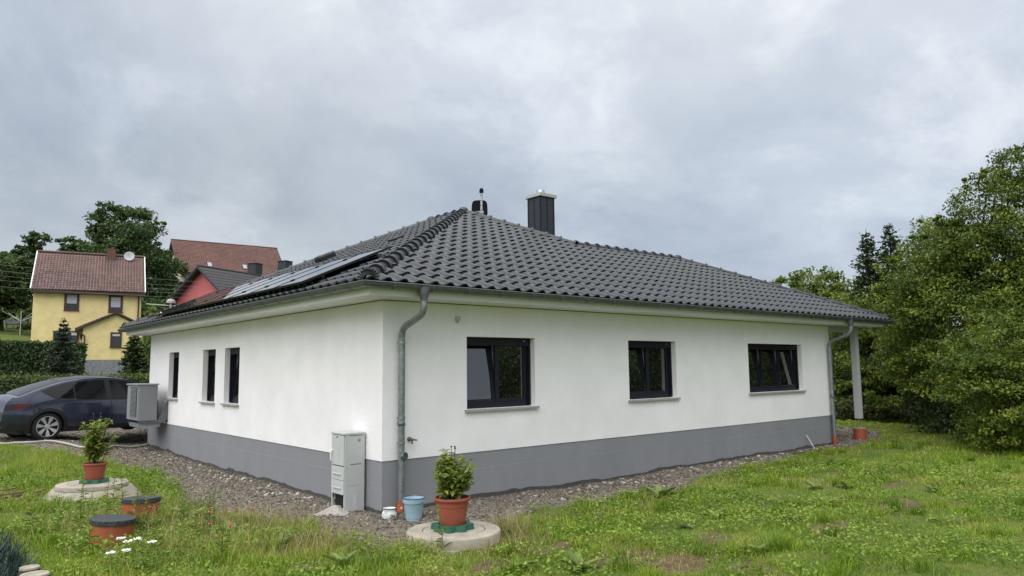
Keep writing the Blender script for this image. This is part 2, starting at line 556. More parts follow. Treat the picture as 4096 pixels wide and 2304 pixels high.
for a, c in (((LR-0.3, 0.362, 0), (LR, 6.9, HS-0.004)), ((11.2, 6.6, 0), (LR-0.302, 6.9, HS-0.004)), ((10.9, 6.6, 0), (11.198, LL, HS-0.004)), ((0.362, LL-0.3, 0), (10.898, LL, HS-0.004))):
    mb.box(a, c)
mb.build('wall', m_render, house)
mb = MB()
I_ = 0.012
pts = [(I_, I_), (LR-I_, I_), (LR-I_, 6.9-I_), (11.2-I_, 6.9-I_), (11.2-I_, LL-I_), (I_, LL-I_)]
mb.prism([(x, y, -1.3) for x, y in pts], (0, 0, 1.298))
mb.build('plinth', m_plinth, house)
# dark waterproofing band low on the plinth, uneven upper edge
m_band = M('bitumen_band', (0.07, 0.066, 0.06), 0.85, var=0.25, vscale=6)
for ax, Ln in ((0, LR), (1, LL)):
    n = 160; vs = []; fs = []
    for i in range(n+1):
        a = Ln*i/n
        gz = float(GH(a, -0.1)) if ax == 0 else float(GH(-0.1, a))
        zt = gz + 0.005 + 0.085*float(fbm(a, 3.3+ax, 1.1, 4.0)) + 0.02*float(vnoise(a, 1.0, 9, 2.0))
        off = I_-0.006
        for z in (-1.2, zt):
            vs.append((a, off, z) if ax == 0 else (off, a, z))
    fs = [(2*i, 2*i+2, 2*i+3, 2*i+1) for i in range(n)]
    m_ = MB(); m_.add(vs, fs); m_.build('bitumen_band', m_band, house)
# pale chalk line left on the plinth
m_chalk = M('chalk', (0.34, 0.35, 0.37), 0.9)
MB().box((0.9, I_-0.0025, -0.262), (12.9, I_+0.001, -0.257)).build('chalk_line', m_chalk, house)
MB().box((I_-0.0025, 1.1, -0.262), (I_+0.001, 10.6, -0.257)).build('chalk_line', m_chalk, house)
MB().box((I_-0.0025, 0.05, -0.40), (I_+0.001, 0.36, -0.396)).build('chalk_line', m_chalk, house)

# soffit slab, fascia
OV = 0.519
XE = CX + WY + 0.0            # right end of the wing eaves (wall line of the terrace roof)
mb = MB()
pts = [(-OV, -OV), (XE+OV-0.12, -OV), (XE+OV-0.12, 2*WY+OV), (11.2+OV, 2*WY+OV), (11.2+OV, LL+OV), (-OV, LL+OV)]
mb.prism([(x, y, HS) for x, y in pts], (0, 0, 0.16))
mb.build('eaves_box', m_soffit, house)
# thin dark strip painted in for the shadow line where wall meets eaves
MB().box((0, -0.004, HS-0.012), (LR, -0.0005, HS-0.001)).build('shadow_strip', m_band, house)
MB().box((-0.004, 0, HS-0.012), (-0.0005, LL, HS-0.001)).build('shadow_strip', m_band, house)

# ---- roof surfaces
def zR(y): return ZE + (y+EV)*TP
ZA = zR(RX); ZW = zR(WY)
Apt = Vector((RX, RX, ZA)); Ept = Vector((RX, RY2, ZA))
Bpt = Vector((BX, WY, ZW)); Cpt = Vector((CX, WY, ZW))
Dpt = Vector((CX+WY+EV, -EV, ZE)); Npt = Vector((-EV, -EV, ZE)); Fpt = Vector((-EV, LL+EV, ZE))
dz = Vector((0, 0, -0.075))
mb = MB()
Gpt = Vector((2*RX+EV, LL+EV, ZE)); Jpt = Vector((CX+WY+EV, 2*WY+EV, ZE)); Vpt = Vector((2*RX+EV, 2*WY+EV, ZE)); Spt = Vector((2*RX+EV, -EV, ZE))
q = [Npt+dz, Dpt+dz, Cpt+dz, Bpt+dz, Apt+dz, Ept+dz, Fpt+dz, Gpt+dz, Vpt+dz, Jpt+dz]
mb.add(q, [(0,1,2,3,4), (0,4,5,6), (5,7,6), (4,3,8,7,5), (3,2,9,8), (1,9,2)])
me = mb.mesh('roof_deck')
deck = link('roof_deck', me, m_deck, house)
# rear slopes (seen from the side only): plain covered surface
mb = MB()
q = [Ept, Gpt, Fpt, Apt, Bpt, Vpt, Cpt, Jpt, Dpt]
mb.add(q, [(0,1,2), (3,4,5,1,0), (4,6,7,5), (6,8,7)])
for v in mb.v: v.z -= 0.02
mb.build('rear_roof_slope', m_tile, house)

# ---- roof tiles: one mesh shared by the single tiles
TW, TL, TC = 0.26, 0.415, 0.382
prof = [(0.0, 0.016), (0.10, 0.006), (0.26, 0.0), (0.42, 0.004), (0.54, 0.020), (0.66, 0.041), (0.80, 0.048), (0.92, 0.038), (1.0, 0.018)]
def tile_geo():
    vs = []; fs = []
    n = len(prof)
    for s, h in prof: vs.append((s*(TW+0.012), -0.004, h+0.027-0.024))     # under lip
    for s, h in prof: vs.append((s*(TW+0.012), 0.0, h+0.027))
    for s, h in prof: vs.append((s*(TW+0.012), 0.02, h+0.0295))
    for s, h in prof: vs.append((s*(TW+0.012), TL, h))
    for r in range(3):
        for i in range(n-1): fs.append((r*n+i, r*n+i+1, (r+1)*n+i+1, (r+1)*n+i))
    return vs, fs
tv, tf = tile_geo()
tile_me = bpy.data.meshes.new('roof_tile'); tile_me.from_pydata(tv, [], tf)
for p in tile_me.polygons: p.use_smooth = True
tile_me.set_sharp_from_angle(angle=RAD(40))
tile_me.materials.append(m_tile)
slopes = [
 # origin, ux, uy, n, clip planes (point, normal to remove side positive), extents
 dict(o=Vector((0, -EV, ZE)), ux=Vector((1,0,0)), uy=Vector((0,CA,SA)), n=Vector((0,-SA,CA)), side='R'),
 dict(o=Vector((-EV, LL, ZE)), ux=Vector((0,-1,0)), uy=Vector((CA,0,SA)), n=Vector((-SA,0,CA)), side='L'),
]
single = []; rest_v = []; rest_f = []; rest_n = 0
tvn = np.array(tv)
rx = random.Random(5)
def plan_ok_R(x, y):
    if x < y: return False
    return (x+y <= CX+WY) if y <= WY else (x <= RX + (RX-y)*(BX-RX)/(RX-WY))
def plan_ok_L(x, y):
    return y >= x and x+y <= LL+0.05 and x <= RX
for S in slopes:
    nrow = int((RX+EV)/CA/TC)+1
    for k in range(nrow):
        off = 0.0
        j0, j1 = (-6, 66) if S['side'] == 'R' else (-6, 56)
        for j in range(j0, j1):
            base = S['o'] + S['ux']*(j*TW) + S['uy']*(k*TC)
            cs = [base + S['ux']*a + S['uy']*c for a, c in ((0.0,0.0),(TW,0.0),(TW,TC),(0.0,TC))]
            ok = plan_ok_R if S['side'] == 'R' else plan_ok_L
            ins = [ok(c.x, c.y) for c in cs]
            if not any(ins): continue
            mat = frame_matrix(S['ux'], S['uy'], S['n'], base + S['n']*rx.uniform(-0.002, 0.002))
            # tiny laying errors
            mat = mat @ Matrix.Rotation(RAD(rx.uniform(-0.35, 0.35)), 4, 'Z')
            if all(ins):
                cdist = (base-CAM_LOC).length
                single.append((cdist if S['side'] == 'R' else cdist+30, mat))
            else:
                bm = bmesh.new(); bm.from_mesh(tile_me); bm.transform(mat)
                if S['side'] == 'R':
                    planes = [((0,0,0), (-1,1,0))]
                    planes += [((CX,WY,0), (1,1,0))] if base.y < WY-0.2 else [((RX,RX,0), (1,(BX-RX)/(RX-WY),0))]
                else:
                    planes = [((0,0,0), (1,-1,0)), ((0,LL+0.05,0), (1,1,0)), ((RX,0,0), (1,0,0))]
                for co, no in planes:
                    bmesh.ops.bisect_plane(bm, geom=bm.verts[:]+bm.edges[:]+bm.faces[:], plane_co=co, plane_no=Vector(no).normalized(), clear_outer=True)
                bm.verts.index_update()
                for f in bm.faces: rest_f.append([v.index+rest_n for v in f.verts])
                rest_v += [v.co.copy() for v in bm.verts]; rest_n += len(bm.verts)
                bm.free()
single.sort(key=lambda s: s[0])
hinv = Matrix.Translation(-ORG[house])
for d, mat in single[:300]:
    o = bpy.data.objects.new('roof_tile', tile_me); COL.objects.link(o); o.parent = house
    o.matrix_local = hinv @ mat
for d, mat in single[300:]:
    rest_v += [mat @ Vector(p) for p in tv]
    rest_f += [[i+rest_n for i in f] for f in tf]; rest_n += len(tv)
me = bpy.data.meshes.new('roof_tiles'); me.from_pydata(rest_v, [], rest_f)
for p in me.polygons: p.use_smooth = True
me.set_sharp_from_angle(angle=RAD(40))
o = link('roof_tiles', me, m_tile, house); tag(o, kind='stuff')

# ---- ridge and hip tiles
def ridge_geo(L, slim=False):
    m = MB(); n = 9
    rings = [(0.004, 0.092, -0.012), (0.0, 0.120, -0.006), (0.02, 0.122, -0.006), (0.035, 0.114, -0.008), (L+0.05, 0.096, -0.026)]
    if slim: rings = [(-0.002, 0.090, 0.0), (0.0, 0.116, 0.002), (0.05, 0.116, 0.002), (0.054, 0.092, -0.006), (L+0.03, 0.090, -0.010)]
    vs = []; fs = []
    for y, r, z in rings:
        for k in range(n):
            a = math.pi*(-0.06 + 1.12*k/(n-1))
            vs.append((r*math.cos(a), y, z + r*0.95*math.sin(a)))
    for i in range(len(rings)-1):
        for k in range(n-1):
            fs.append((i*n+k, i*n+k+1, (i+1)*n+k+1, (i+1)*n+k))
    m.add(vs, fs)
    return m
def ridge_line(P0, P1, count, upv, slim=True):
    d = (P1-P0); L = d.length/count; d.normalize()
    u = (Vector(upv) - d*Vector(upv).dot(d)).normalized()
    X = d.cross(u)
    me = ridge_geo(L, slim).mesh('ridge_tile', smooth=35)
    me.materials.append(m_ridge)
    for i in range(count):
        mat = frame_matrix(X, d, u, P0 + d*(L*i) + u*(-0.012))
        mat = mat @ Matrix.Rotation(RAD(rx.uniform(-0.5, 0.5)), 4, 'Z')
        o = bpy.data.objects.new('ridge_tile', me); COL.objects.link(o); o.parent = house
        o.matrix_local = hinv @ mat
Z = Vector((0,0,1))
lift = Vector((0,0,0.036))
ridge_line(Npt+Vector((0.10,0.10,0.05))+lift, Apt+lift, 23, Z, False)
ridge_line(Bpt+lift, Apt+lift, 8, Z)
ridge_line(Bpt+lift, Cpt+lift, 11, Z)
ridge_line(Dpt+Vector((-0.1,0.1,0.05))+lift, Cpt+lift, 14, Z)
ridge_line(Apt+lift, Ept+lift, 4, Z)
ridge_line(Fpt+Vector((0.10,-0.10,0.05))+lift, Ept+lift, 22, Z)
# end caps: domes where ridges meet, scalloped shell at the foot of each hip
for P in (Apt, Ept, Cpt):
    m_ = MB(); m_.lathe([(0.135, -0.04), (0.13, 0.03), (0.10, 0.08), (0.045, 0.105), (0.005, 0.11)], P+lift, 14)
    m_.build('ridge_cap', m_ridge, house, smooth=50)
def shell(P, d):
    d = Vector(d).normalized(); X = d.cross(Z).normalized()
    vs = [P + d*0.03]; n = 25
    for ring, (r, o) in enumerate(((0.05, 0.035), (0.10, 0.012), (0.15, 0.0))):
        for k in range(n):
            a = math.pi*(-0.05 + 1.1*k/(n-1))
            rr = r*(1 + (0.06 if k % 2 else -0.02)*(ring > 0)); oo = o + (0.006 if k % 2 else -0.004)
            vs.append(P + X*rr*math.cos(a) + Z*rr*math.sin(a) + d*oo)
    fs = [(0, 1+k, 2+k) for k in range(n-1)]
    for r in range(2):
        for k in range(n-1):
            fs.append((1+r*n+k, 2+r*n+k, 2+(r+1)*n+k, 1+(r+1)*n+k))
    m_ = MB(); m_.add(vs, fs); m_.build('hip_end_shell', m_black, house)
shell(Npt + Vector((0.10, 0.10, 0.045)), (-1, -1, 0)); shell(Fpt + Vector((0.10, -0.10, 0.045)), (-1, 1, 0)); shell(Dpt + Vector((-0.1, 0.1, 0.045)), (1, -1, 0))
# vent hump low on the left slope and small hatch near the ridge
def on_L(x, y, h=0.0): return Vector((x, y, zR(x))) + Vector((-SA, 0, CA))*h
Pm = on_L(2.6, 7.2, 0.10)
MB().obox(Pm, (CA,0,SA), (0,1,0), (-SA,0,CA), 0.24, 0.16, 0.10).build('roof_vent', m_black, house, bevel=0.05)
Pm = on_L(2.9, 4.4, 0.06)
MB().obox(Pm, (CA,0,SA), (0,1,0), (-SA,0,CA), 0.15, 0.13, 0.05).build('roof_vent', m_black, house, bevel=0.02)

# ---- chimney
m_clad = M('chimney_cladding', (0.022, 0.026, 0.034), 0.45, spec=0.5, var=0.1, vscale=3)
cx, cy, cw, zt = 7.93, 5.2, 0.535, 6.02
ch = MB().box((cx, cy, 3.3), (cx+cw, cy+cw, zt)).build('chimney', m_clad, house)
for i in (0.02, 0.26, 0.5):
    MB().box((cx+i-0.008, cy-0.018, 3.6), (cx+i+0.008, cy-0.001, zt-0.002)).build('standing_seam', m_clad, ch)
    MB().box((cx-0.018, cy+i-0.008, 3.6), (cx-0.001, cy+i+0.008, zt-0.002)).build('standing_seam', m_clad, ch)
m_cap = M('chimney_cover', (0.42, 0.42, 0.40), 0.6)
MB().box((cx-0.05, cy-0.05, zt), (cx+cw+0.05, cy+cw+0.05, zt+0.095)).build('cover', m_cap, ch, bevel=0.006)
m_steel = M('bright_steel', (0.40, 0.41, 0.42), 0.45, metal=1.0)
MB().lathe([(0.14, 0), (0.14, 0.01), (0.10, 0.15), (0.09, 0.15), (0.09, 0.02)], (cx+cw*0.5, cy+cw*0.5, zt+0.094), 24).build('flue_cone', m_steel, ch, smooth=40)

# ---- gutters
GC, GR, GZ0 = 0.628, 0.076, 2.492
def gutter_profile(n=12):
    return [(GR*math.cos(math.pi*k/n), -GR*math.sin(math.pi*k/n)) for k in range(n+1)]   # (outward offset, dz)
def gutter(pfun, name, bead_pts):
    pr = gutter_profile(); vs = []; fs = []; n = len(pr)
    stations = pfun()
    for st in stations:
        for d, z in pr: vs.append(st(d, GZ0+z))
        for d, z in reversed(pr): vs.append(st(d*0.965, GZ0+z*0.965))
    m2 = 2*n
    for i in range(len(stations)-1):
        for k in range(m2):
            fs.append((i*m2+k, i*m2+(k+1) % m2, (i+1)*m2+(k+1) % m2, (i+1)*m2+k))
    m_ = MB(); m_.add(vs, fs)
    # closed ends
    for e in (0, len(stations)-1):
        st = stations[e]
        m_.add([st(d, GZ0+z) for d, z in pr], [tuple(range(n))])
    m_.tube(bead_pts, 0.010, 8)
    return m_.build(name, m_zinc, house, smooth=50)
XG, YG = CX+WY+EV+0.09, LL+0.702
# split in two runs, mitred at the near corner
gutter(lambda: [lambda d, z: Vector((-GC-d, YG, z)), lambda d, z: Vector((-GC-d, -GC-d, z))], 'gutter',
       [(-GC-GR, YG, GZ0), (-GC-GR, -GC-GR, GZ0)])
gutter(lambda: [lambda d, z: Vector((-GC-d, -GC-d, z)), lambda d, z: Vector((XG, -GC-d, z))], 'gutter',
       [(-GC-GR, -GC-GR, GZ0), (XG, -GC-GR, GZ0)])
gutter(lambda: [lambda d, z: Vector((XG-0.076+d, -GC-GR, z)), lambda d, z: Vector((XG-0.076+d, 2*WY+EV, z))], 'gutter',
       [(XG, -GC-GR, GZ0), (XG, 2*WY+EV, GZ0)])
def strap_mesh():
    vs = []; fs = []; n = 13
    for w in (-0.014, 0.014):
        for r in (GR+0.001, GR+0.006):
            for k in range(n):
                a = math.pi*k/(n-1)
                vs.append((r*math.cos(a), w, -r*math.sin(a)))
    for k in range(n-1):
        fs.append((n+k, n+k+1, 3*n+k+1, 3*n+k)); fs.append((k, k+1, n+k+1, n+k)); fs.append((2*n+k, 2*n+k+1, 3*n+k+1, 3*n+k))
    me = bpy.data.meshes.new('gutter_strap'); me.from_pydata(vs, [], fs); me.materials.append(m_zinc)
    for p in me.polygons: p.use_smooth = True
    return me
sm = strap_mesh()
for i in range(25):
    x = -0.22 + 0.64*i
    if x > XG-0.15: break
    o = bpy.data.objects.new('gutter_strap', sm); COL.objects.link(o); o.parent = house
    o.matrix_local = hinv @ (Matrix.Translation((x, -GC, GZ0)) @ Matrix.Rotation(RAD(-90), 4, 'Z'))
for i in range(22):
    y = -0.22 + 0.62*i
    if y > YG-0.1: break
    o = bpy.data.objects.new('gutter_strap', sm); COL.objects.link(o); o.parent = house
    o.matrix_local = hinv @ (Matrix.Translation((-GC, y, GZ0)) @ Matrix.Rotation(RAD(180), 4, 'Z'))

# ---- downpipes
def arc_path(pts, r=0.16, n=6):
    pts = [Vector(p) for p in pts]; out = [pts[0]]
    for a, b, c in zip(pts[:-2], pts[1:-1], pts[2:]):
        d0 = (a-b).normalized(); d1 = (c-b).normalized()
        p0 = b + d0*r; p1 = b + d1*r
        for k in range(n+1):
            u = k/n
            out.append(p0*(1-u)**2 + b*2*u*(1-u) + p1*u*u)
    out.append(pts[-1]); return out
def downpipe(xt, xb, zo, zground, cap_z, cap_dir):
    yb = -0.085
    h = MB()     # outlet funnel under the gutter
    rows = [(0.085, 0.062, -0.02), (0.080, 0.066, -0.075), (0.054, 0.054, -0.19), (0.052, 0.052, -0.215)]
    vs = []; n = 20
    for rxx, ryy, z in rows:
        for k in range(n):
            a = 2*math.pi*k/n
            ca, sa = math.cos(a), math.sin(a)
            sq = 1/max(abs(ca), abs(sa))**0.55 if z > -0.1 else 1
            vs.append((xt + rxx*ca*sq, -GC-0.012 + ryy*sa*sq, GZ0+z))
    fs = [(i*n+k, i*n+(k+1) % n, (i+1)*n+(k+1) % n, (i+1)*n+k) for i in range(3) for k in range(n)]
    h.add(vs, fs)
    pts = arc_path([(xt, -GC-0.012, GZ0-0.20), (xt, -GC-0.012, GZ0-0.40), (xb, yb, 1.90), (xb, yb, 1.62)], 0.13)
    pipe = MB().tube(pts, 0.049, 16).tube([(xb, yb, 1.66), (xb, yb, zo)], 0.0505, 16)
    p = pipe.build('downpipe', m_pipe, house, smooth=50)
    h.build('outlet_funnel', m_zinc, p, smooth=60)
    for z in (1.70, cap_z+0.55, cap_z+0.19):
        mm = MB().lathe([(0.051, -0.012), (0.0575, -0.012), (0.0575, 0.012), (0.051, 0.012)], (xb, yb, z), 18)
        mm.box((xb-0.075, yb-0.012, z-0.009), (xb-0.05, yb+0.012, z+0.009)).box((xb-0.006, yb+0.05, z-0.006), (xb+0.006, 0.01, z+0.006))
        mm.build('pipe_clip', m_steel, p)
    MB().lathe([(0.0505, 0), (0.058, 0.01), (0.058, 0.05), (0.0505, 0.06)], (xb, yb, cap_z+0.43), 18).build('pipe_collar', m_zinc, p, smooth=40)
    d = Vector(cap_dir).normalized()
    c = Vector((xb, yb, cap_z)) + d*0.03
    MB().lathe([(0.052, 0), (0.052, 0.035), (0.060, 0.035), (0.060, 0.05), (0.048, 0.052), (0.046, 0.044), (0.0, 0.044)], c, 22, axis=d).build('inspection_cap', m_zinc, p, smooth=40)
    return p, yb
p1, yb = downpipe(0.29, 0.27, -0.56, -0.74, 0.06, (0.35, -1, 0))
mm = MB().tube([(0.27, yb, -0.555), (0.27, yb, -0.66)], 0.055, 18).lathe([(0.055, 0), (0.066, 0.0), (0.066, 0.03), (0.062, 0.04), (0.060, 0.11), (0.055, 0.11)], (0.27, yb, -0.72), 20)
mm.tube(arc_path([(0.27, yb, -0.70), (0.27, yb, -0.78), (0.335, yb-0.10, -0.88)], 0.05), 0.061, 18)
mm.build('orange_drain_pipe', m_kg, p1, smooth=45)
for zz_ in (-0.655, -0.745):
    MB().box((0.225, yb-0.0655, zz_-0.02), (0.255, yb-0.058, zz_+0.012)).build('pipe_sticker', m_white, p1)
p2, yb = downpipe(13.30, 13.235, -0.52, -0.74, 0.02, (1, -0.35, 0))
MB().tube([(13.235, yb, -0.515), (13.235, yb, -0.9)], 0.056, 18).lathe([(0.056, 0), (0.060, 0.0), (0.060, 0.02), (0.056, 0.02)], (13.235, yb, -0.74), 18).build('orange_drain_pipe', m_kg, p2, smooth=45)

# ---- windows
m_edge = M('sash_edge', (0.33, 0.33, 0.34), 0.6)
m_curtain = M('net_curtain', (0.30, 0.30, 0.31), 0.9)
def window(wall, a0, a1, z0, z1, nsash, tilts, flip=False):
    def P(a, d, z): return Vector((a, d, z)) if wall == 'R' else Vector((d, a, z))
    def wb(m, a, d, z, a2, d2, z2, tilt=0.0, zb=0.0):
        vs = []
        for zz2 in (z, z2):
            for aa, dd in ((a,d),(a2,d),(a2,d2),(a,d2)):
                vs.append(P(aa, dd + (zz2-zb)*tilt, zz2))
        m.add(vs, [(0,3,2,1),(4,5,6,7),(0,1,5,4),(1,2,6,5),(2,3,7,6),(3,0,4,7)])
        return m
    g = 0.003; D0 = 0.155
    # outer frame
    m = MB(); F = 0.055
    wb(m, a0+g, D0, z0+g, a0+F, D0+0.08, z1-g); wb(m, a1-F, D0, z0+g, a1-g, D0+0.08, z1-g)
    wb(m, a0+F, D0, z0+g, a1-F, D0+0.08, z0+0.085); wb(m, a0+F, D0, z1-0.06, a1-F, D0+0.08, z1-g)
    w = m.build('window', m_frame, house)
    # roller shutter rails and box lip in front of the frame
    m = MB(); wb(m, a0+g, D0-0.045, z1-0.135, a1-g, D0-0.003, z1-g)
    wb(m, a0+g, D0-0.045, z0+0.02, a0+0.042, D0-0.003, z1-0.137); wb(m, a1-0.042, D0-0.045, z0+0.02, a1-g, D0-0.003, z1-0.137)
    m.build('shutter_rail', m_frame2, w)
    # sill with overhanging lip
    m = MB(); wb(m, a0-0.045, -0.055, z0-0.035, a1+0.045, -0.002, z0-0.002); wb(m, a0+0.002, -0.002, z0-0.033, a1-0.002, D0, z0-0.002)
    m.build('sill', m_granite, w)
    zb, zt_ = z0+0.075, z1-0.075
    sw = (a1-a0-2*0.05)/nsash
    for i in range(nsash):
        s0, s1 = a0+0.05+sw*i, a0+0.05+sw*(i+1)
        tl = math.tan(RAD(6.5)) if tilts[i] else 0.0
        d = D0+0.012; f = 0.068
        m = MB()
        wb(m, s0+0.004, d, zb, s0+f, d+0.06, zt_, tl, zb); wb(m, s1-f, d, zb, s1-0.004, d+0.06, zt_, tl, zb)
        wb(m, s0+f, d, zb, s1-f, d+0.06, zb+f, tl, zb); wb(m, s0+f, d, zt_-f, s1-f, d+0.06, zt_, tl, zb)
        s = m.build('sash', m_frame, w)
        m = MB(); wb(m, s0+f-0.005, d+0.02, zb+f-0.005, s1-f+0.005, d+0.03, zt_-f+0.005, tl, zb)
        m.build('pane', m_glass, w)
        if tilts[i]:
            # pale edge of the tilted sash seen in the open wedge
            e = s1-0.003
            vs = [P(e, d+0.062, zb+0.25), P(e, d+0.062+0.012, zt_), P(e, d+0.062+(zt_-zb)*tl, zt_), P(e, d+0.062+(zb+0.25-zb)*tl, zb+0.25)]
            # two-sided thin plate
            mm2 = MB(); mm2.prism(vs, P(0.006, 0, 0)); mm2.build('sash_edge', m_edge, w)
    # central mullion between sashes
    for i in range(1, nsash):
        c = a0+0.05+sw*i
        m = MB(); wb(m, c-0.022, D0+0.004, zb, c+0.022, D0+0.05, zt_); m.build('mullion', m_frame, w)
    # little drain caps in the lower frame
    for u in (0.08, 0.5, 0.92):
        c = a0+(a1-a0)*u
        m = MB(); wb(m, c-0.022, D0-0.006, z0+0.022, c+0.022, D0-0.001, z0+0.036); m.build('drain_cap', m_black, w)
    # bright hinge cover
    c = a1-0.17 if wall == 'R' else a0+0.17
    m = MB(); wb(m, c, D0-0.052, z1-0.06, c+0.04, D0-0.046, z1-0.047); m.build('hinge_cover', m_steel, w)
    return w
window('R', *W_R[0], 2, [True, False])
window('R', *W_R[1], 2, [True, False])
window('R', *W_R[2], 3, [True, True, True])
for wl in W_L: window('L', *wl, 1, [True])
# dark block standing in for the unlit room behind the glazing
m_room = M('room_dark', (0.03, 0.03, 0.03), 0.9)
mb = MB(); mb.box((0.9, 0.9, -0.05), (12.8, 6.2, 2.28)); mb.build('unlit_interior', m_room, house)

# ---- terrace post
m_post = M('post_grey', (0.46, 0.475, 0.48), 0.55)
po = MB().box((14.80, -0.06, -0.17), (14.965, 0.105, HS+0.001)).build('terrace_post', m_post, house, bevel=0.008)
MB().tube([(14.88, 0.02, -0.16), (14.88, 0.02, -0.43)], 0.016, 10).lathe([(0.05, 0), (0.05, 0.012)], (14.88, 0.02, -0.184), 14).build('post_rod', m_steel, po)
MB().lathe([(0.168, 0), (0.168, 0.33)], (14.88, 0.02, -0.76), 32).build('orange_footing_pipe', m_kg, po, smooth=40)
MB().lathe([(0.158, 0), (0.158, 0.02)], (14.88, 0.02, -0.445), 32).build('footing_concrete', m_conc, po)
MB().box((13.42, -0.02, HS-0.16), (15.1, 0.10, HS-0.002)).build('terrace_beam', m_post, house)

# ------------------------------------------------------------------ solar panels
m_pv = M('solar_glass', (0.012, 0.014, 0.02), 0.02, spec=0.5, ior=1.9)
m_pvf = M('black_aluminium', (0.010, 0.010, 0.011), 0.45, spec=0.4)
m_hook = M('galvanised_hook', (0.30, 0.31, 0.32), 0.45, metal=0.6)
PVW, PVL, PV0 = 1.134, 1.762, 1.40
pvn = ['nearest the corner hip', 'second along from the corner hip', 'third along from the corner hip', 'fourth along from the corner hip',
       'fifth along from the corner hip', 'sixth along from the corner hip', 'seventh along from the corner hip', 'last of the row']
for i in range(8):
    y0 = PV0 + i*PVW; y1 = y0 + PVW - 0.022
    n = Vector((-SA, 0, CA)); s = Vector((CA, 0, SA)); yv = Vector((0, 1, 0))
    lo = on_L(-0.575, 0, 0.150)
    def Q(u, v, h): return Vector((lo.x, 0, lo.z)) + s*u + yv*v + n*h
    p = thing('solar_panel', Q(0, (y0+y1)/2, 0), 'black framed solar panel on the left roof slope, '+pvn[i], 'solar panel', 'row of solar panels on the roof')
    m = MB(); w = 0.016
    for u0, u1, v0, v1 in ((0, PVL, y0, y0+w), (0, PVL, y1-w, y1), (0, w, y0+w, y1-w), (PVL-w, PVL, y0+w, y1-w)):
        m.obox(Q((u0+u1)/2, (v0+v1)/2, 0.0), s, yv, n, (u1-u0)/2, (v1-v0)/2, 0.018)
    m.build('frame', m_pvf, p)
    m = MB(); m.obox(Q(PVL/2, (y0+y1)/2, 0.008), s, yv, n, PVL/2-w, (y1-y0)/2-w, 0.005); m.build('cell_glass', m_pv, p)
    for u in (0.38, 1.45):
        if i > 0:
            m = MB(); m.obox(Q(u, y0-0.011, 0.022), s, yv, n, 0.035, 0.018, 0.006); m.build('clamp', m_pvf, p)
        m = MB(); m.obox(Q(u, (y0+y1)/2, -0.04), s, yv, n, 0.02, (y1-y0)/2, 0.02); m.build('mounting_rail', m_pvf, p)
    for v in (0.3, 0.85):
        pts = [Q(0.34, y0+v, -0.055), Q(0.16, y0+v, -0.06), Q(0.10, y0+v, -0.10), Q(-0.02, y0+v, -0.115)]
        m = MB(); m.tube(arc_path(pts, 0.03, 3), 0.009, 6); m.build('roof_hook', m_hook, p)

# ------------------------------------------------------------------ roof antenna
an = thing('roof_antenna', (6.27, 5.7, 5.0), 'dark flat antenna panel with grey mast behind the roof ridge', 'antenna')
m_mast = M('mast_grey', (0.42, 0.43, 0.43), 0.45, metal=0.3)
m_ant = M('antenna_dark', (0.008, 0.009, 0.012), 0.8, spec=0.1)
MB().tube([(6.27, 5.7, 4.9), (6.27, 5.7, 5.99)], 0.030, 12).build('mast', m_mast, an, smooth=40)
for z in (5.32, 5.46, 5.60, 5.74, 5.88):
    MB().lathe([(0.031, 0), (0.033, 0.0), (0.033, 0.008), (0.031, 0.008)], (6.27, 5.7, z), 12).build('mast_ring', m_ant, an)
MB().lathe([(0.052, 0), (0.056, 0.02), (0.056, 0.07), (0.045, 0.11), (0.02, 0.13), (0.002, 0.133)], (6.27, 5.7, 5.95), 18).build('mast_cap', m_ant, an, smooth=50)
# rounded square panel facing the camera side, slightly tilted
R_ = Vector((math.sin(RAD(49)), -math.cos(RAD(49)), 0)); Bk = Vector((math.cos(RAD(49)), math.sin(RAD(49)), 0)); Un = (Z + Bk*0.06).normalized()
c0 = Vector((6.435, 6.0, 5.60)); pl = []
for k in range(40):
    a = 2*math.pi*k/40; ca, sa_ = math.cos(a), math.sin(a)
    q = (abs(ca)**4.5 + abs(sa_)**4.5)**(-1/4.5)
    pl.append(c0 + R_*0.215*q*ca*(1-0.05*sa_*q) + Un*0.235*q*sa_)
MB().prism(pl, Bk*0.03).build('antenna_panel', m_ant, an)
m = MB().obox((6.27, 5.7, 5.41), R_, Bk, Z, 0.055, 0.05, 0.012).obox((6.27, 5.7, 5.36), R_, Bk, Z, 0.05, 0.055, 0.012).obox((6.23, 5.7, 5.44), R_, Bk, Z, 0.09, 0.012, 0.01)
m.bar((6.29, 5.72, 5.40), (6.35, 5.98, 5.40), 0.03); m.build('clamp', m_mast, an)

# ------------------------------------------------------------------ meter cabinet by the corner
m_cab = M('cabinet_grey', (0.47, 0.485, 0.475), 0.5, var=0.05, vscale=4)
m_cab2 = M('cabinet_grey_panel', (0.50, 0.515, 0.505), 0.5, var=0.04, vscale=5)
x0, x1, ya, yb_, zt = -0.36, -0.03, 0.445, 0.843, 0.385
cab = thing('meter_cabinet', (-0.2, 0.64, -0.75), 'tall grey plastic electricity cabinet beside the house corner', 'cabinet')
zb_ = -0.50
m = MB()      # shell: right side panel, left side, back, floor plate; front is built from its own panels
m.box((x0+0.012, ya, -0.95), (x1, ya+0.03, zt-0.02)).box((x0+0.012, yb_-0.03, zb_-0.06), (x1, yb_, zt-0.02)).box((x1-0.02, ya+0.03, -0.95), (x1, yb_-0.03, zt-0.02))
m.box((x0+0.03, ya+0.03, zb_), (x1-0.02, yb_-0.03, zb_+0.02))
m.build('housing', m_cab, cab)
MB().box((x0-0.012, ya-0.012, zt-0.02), (x1+0.006, yb_+0.012, zt+0.012)).build('lid', m_cab2, cab, bevel=0.008)
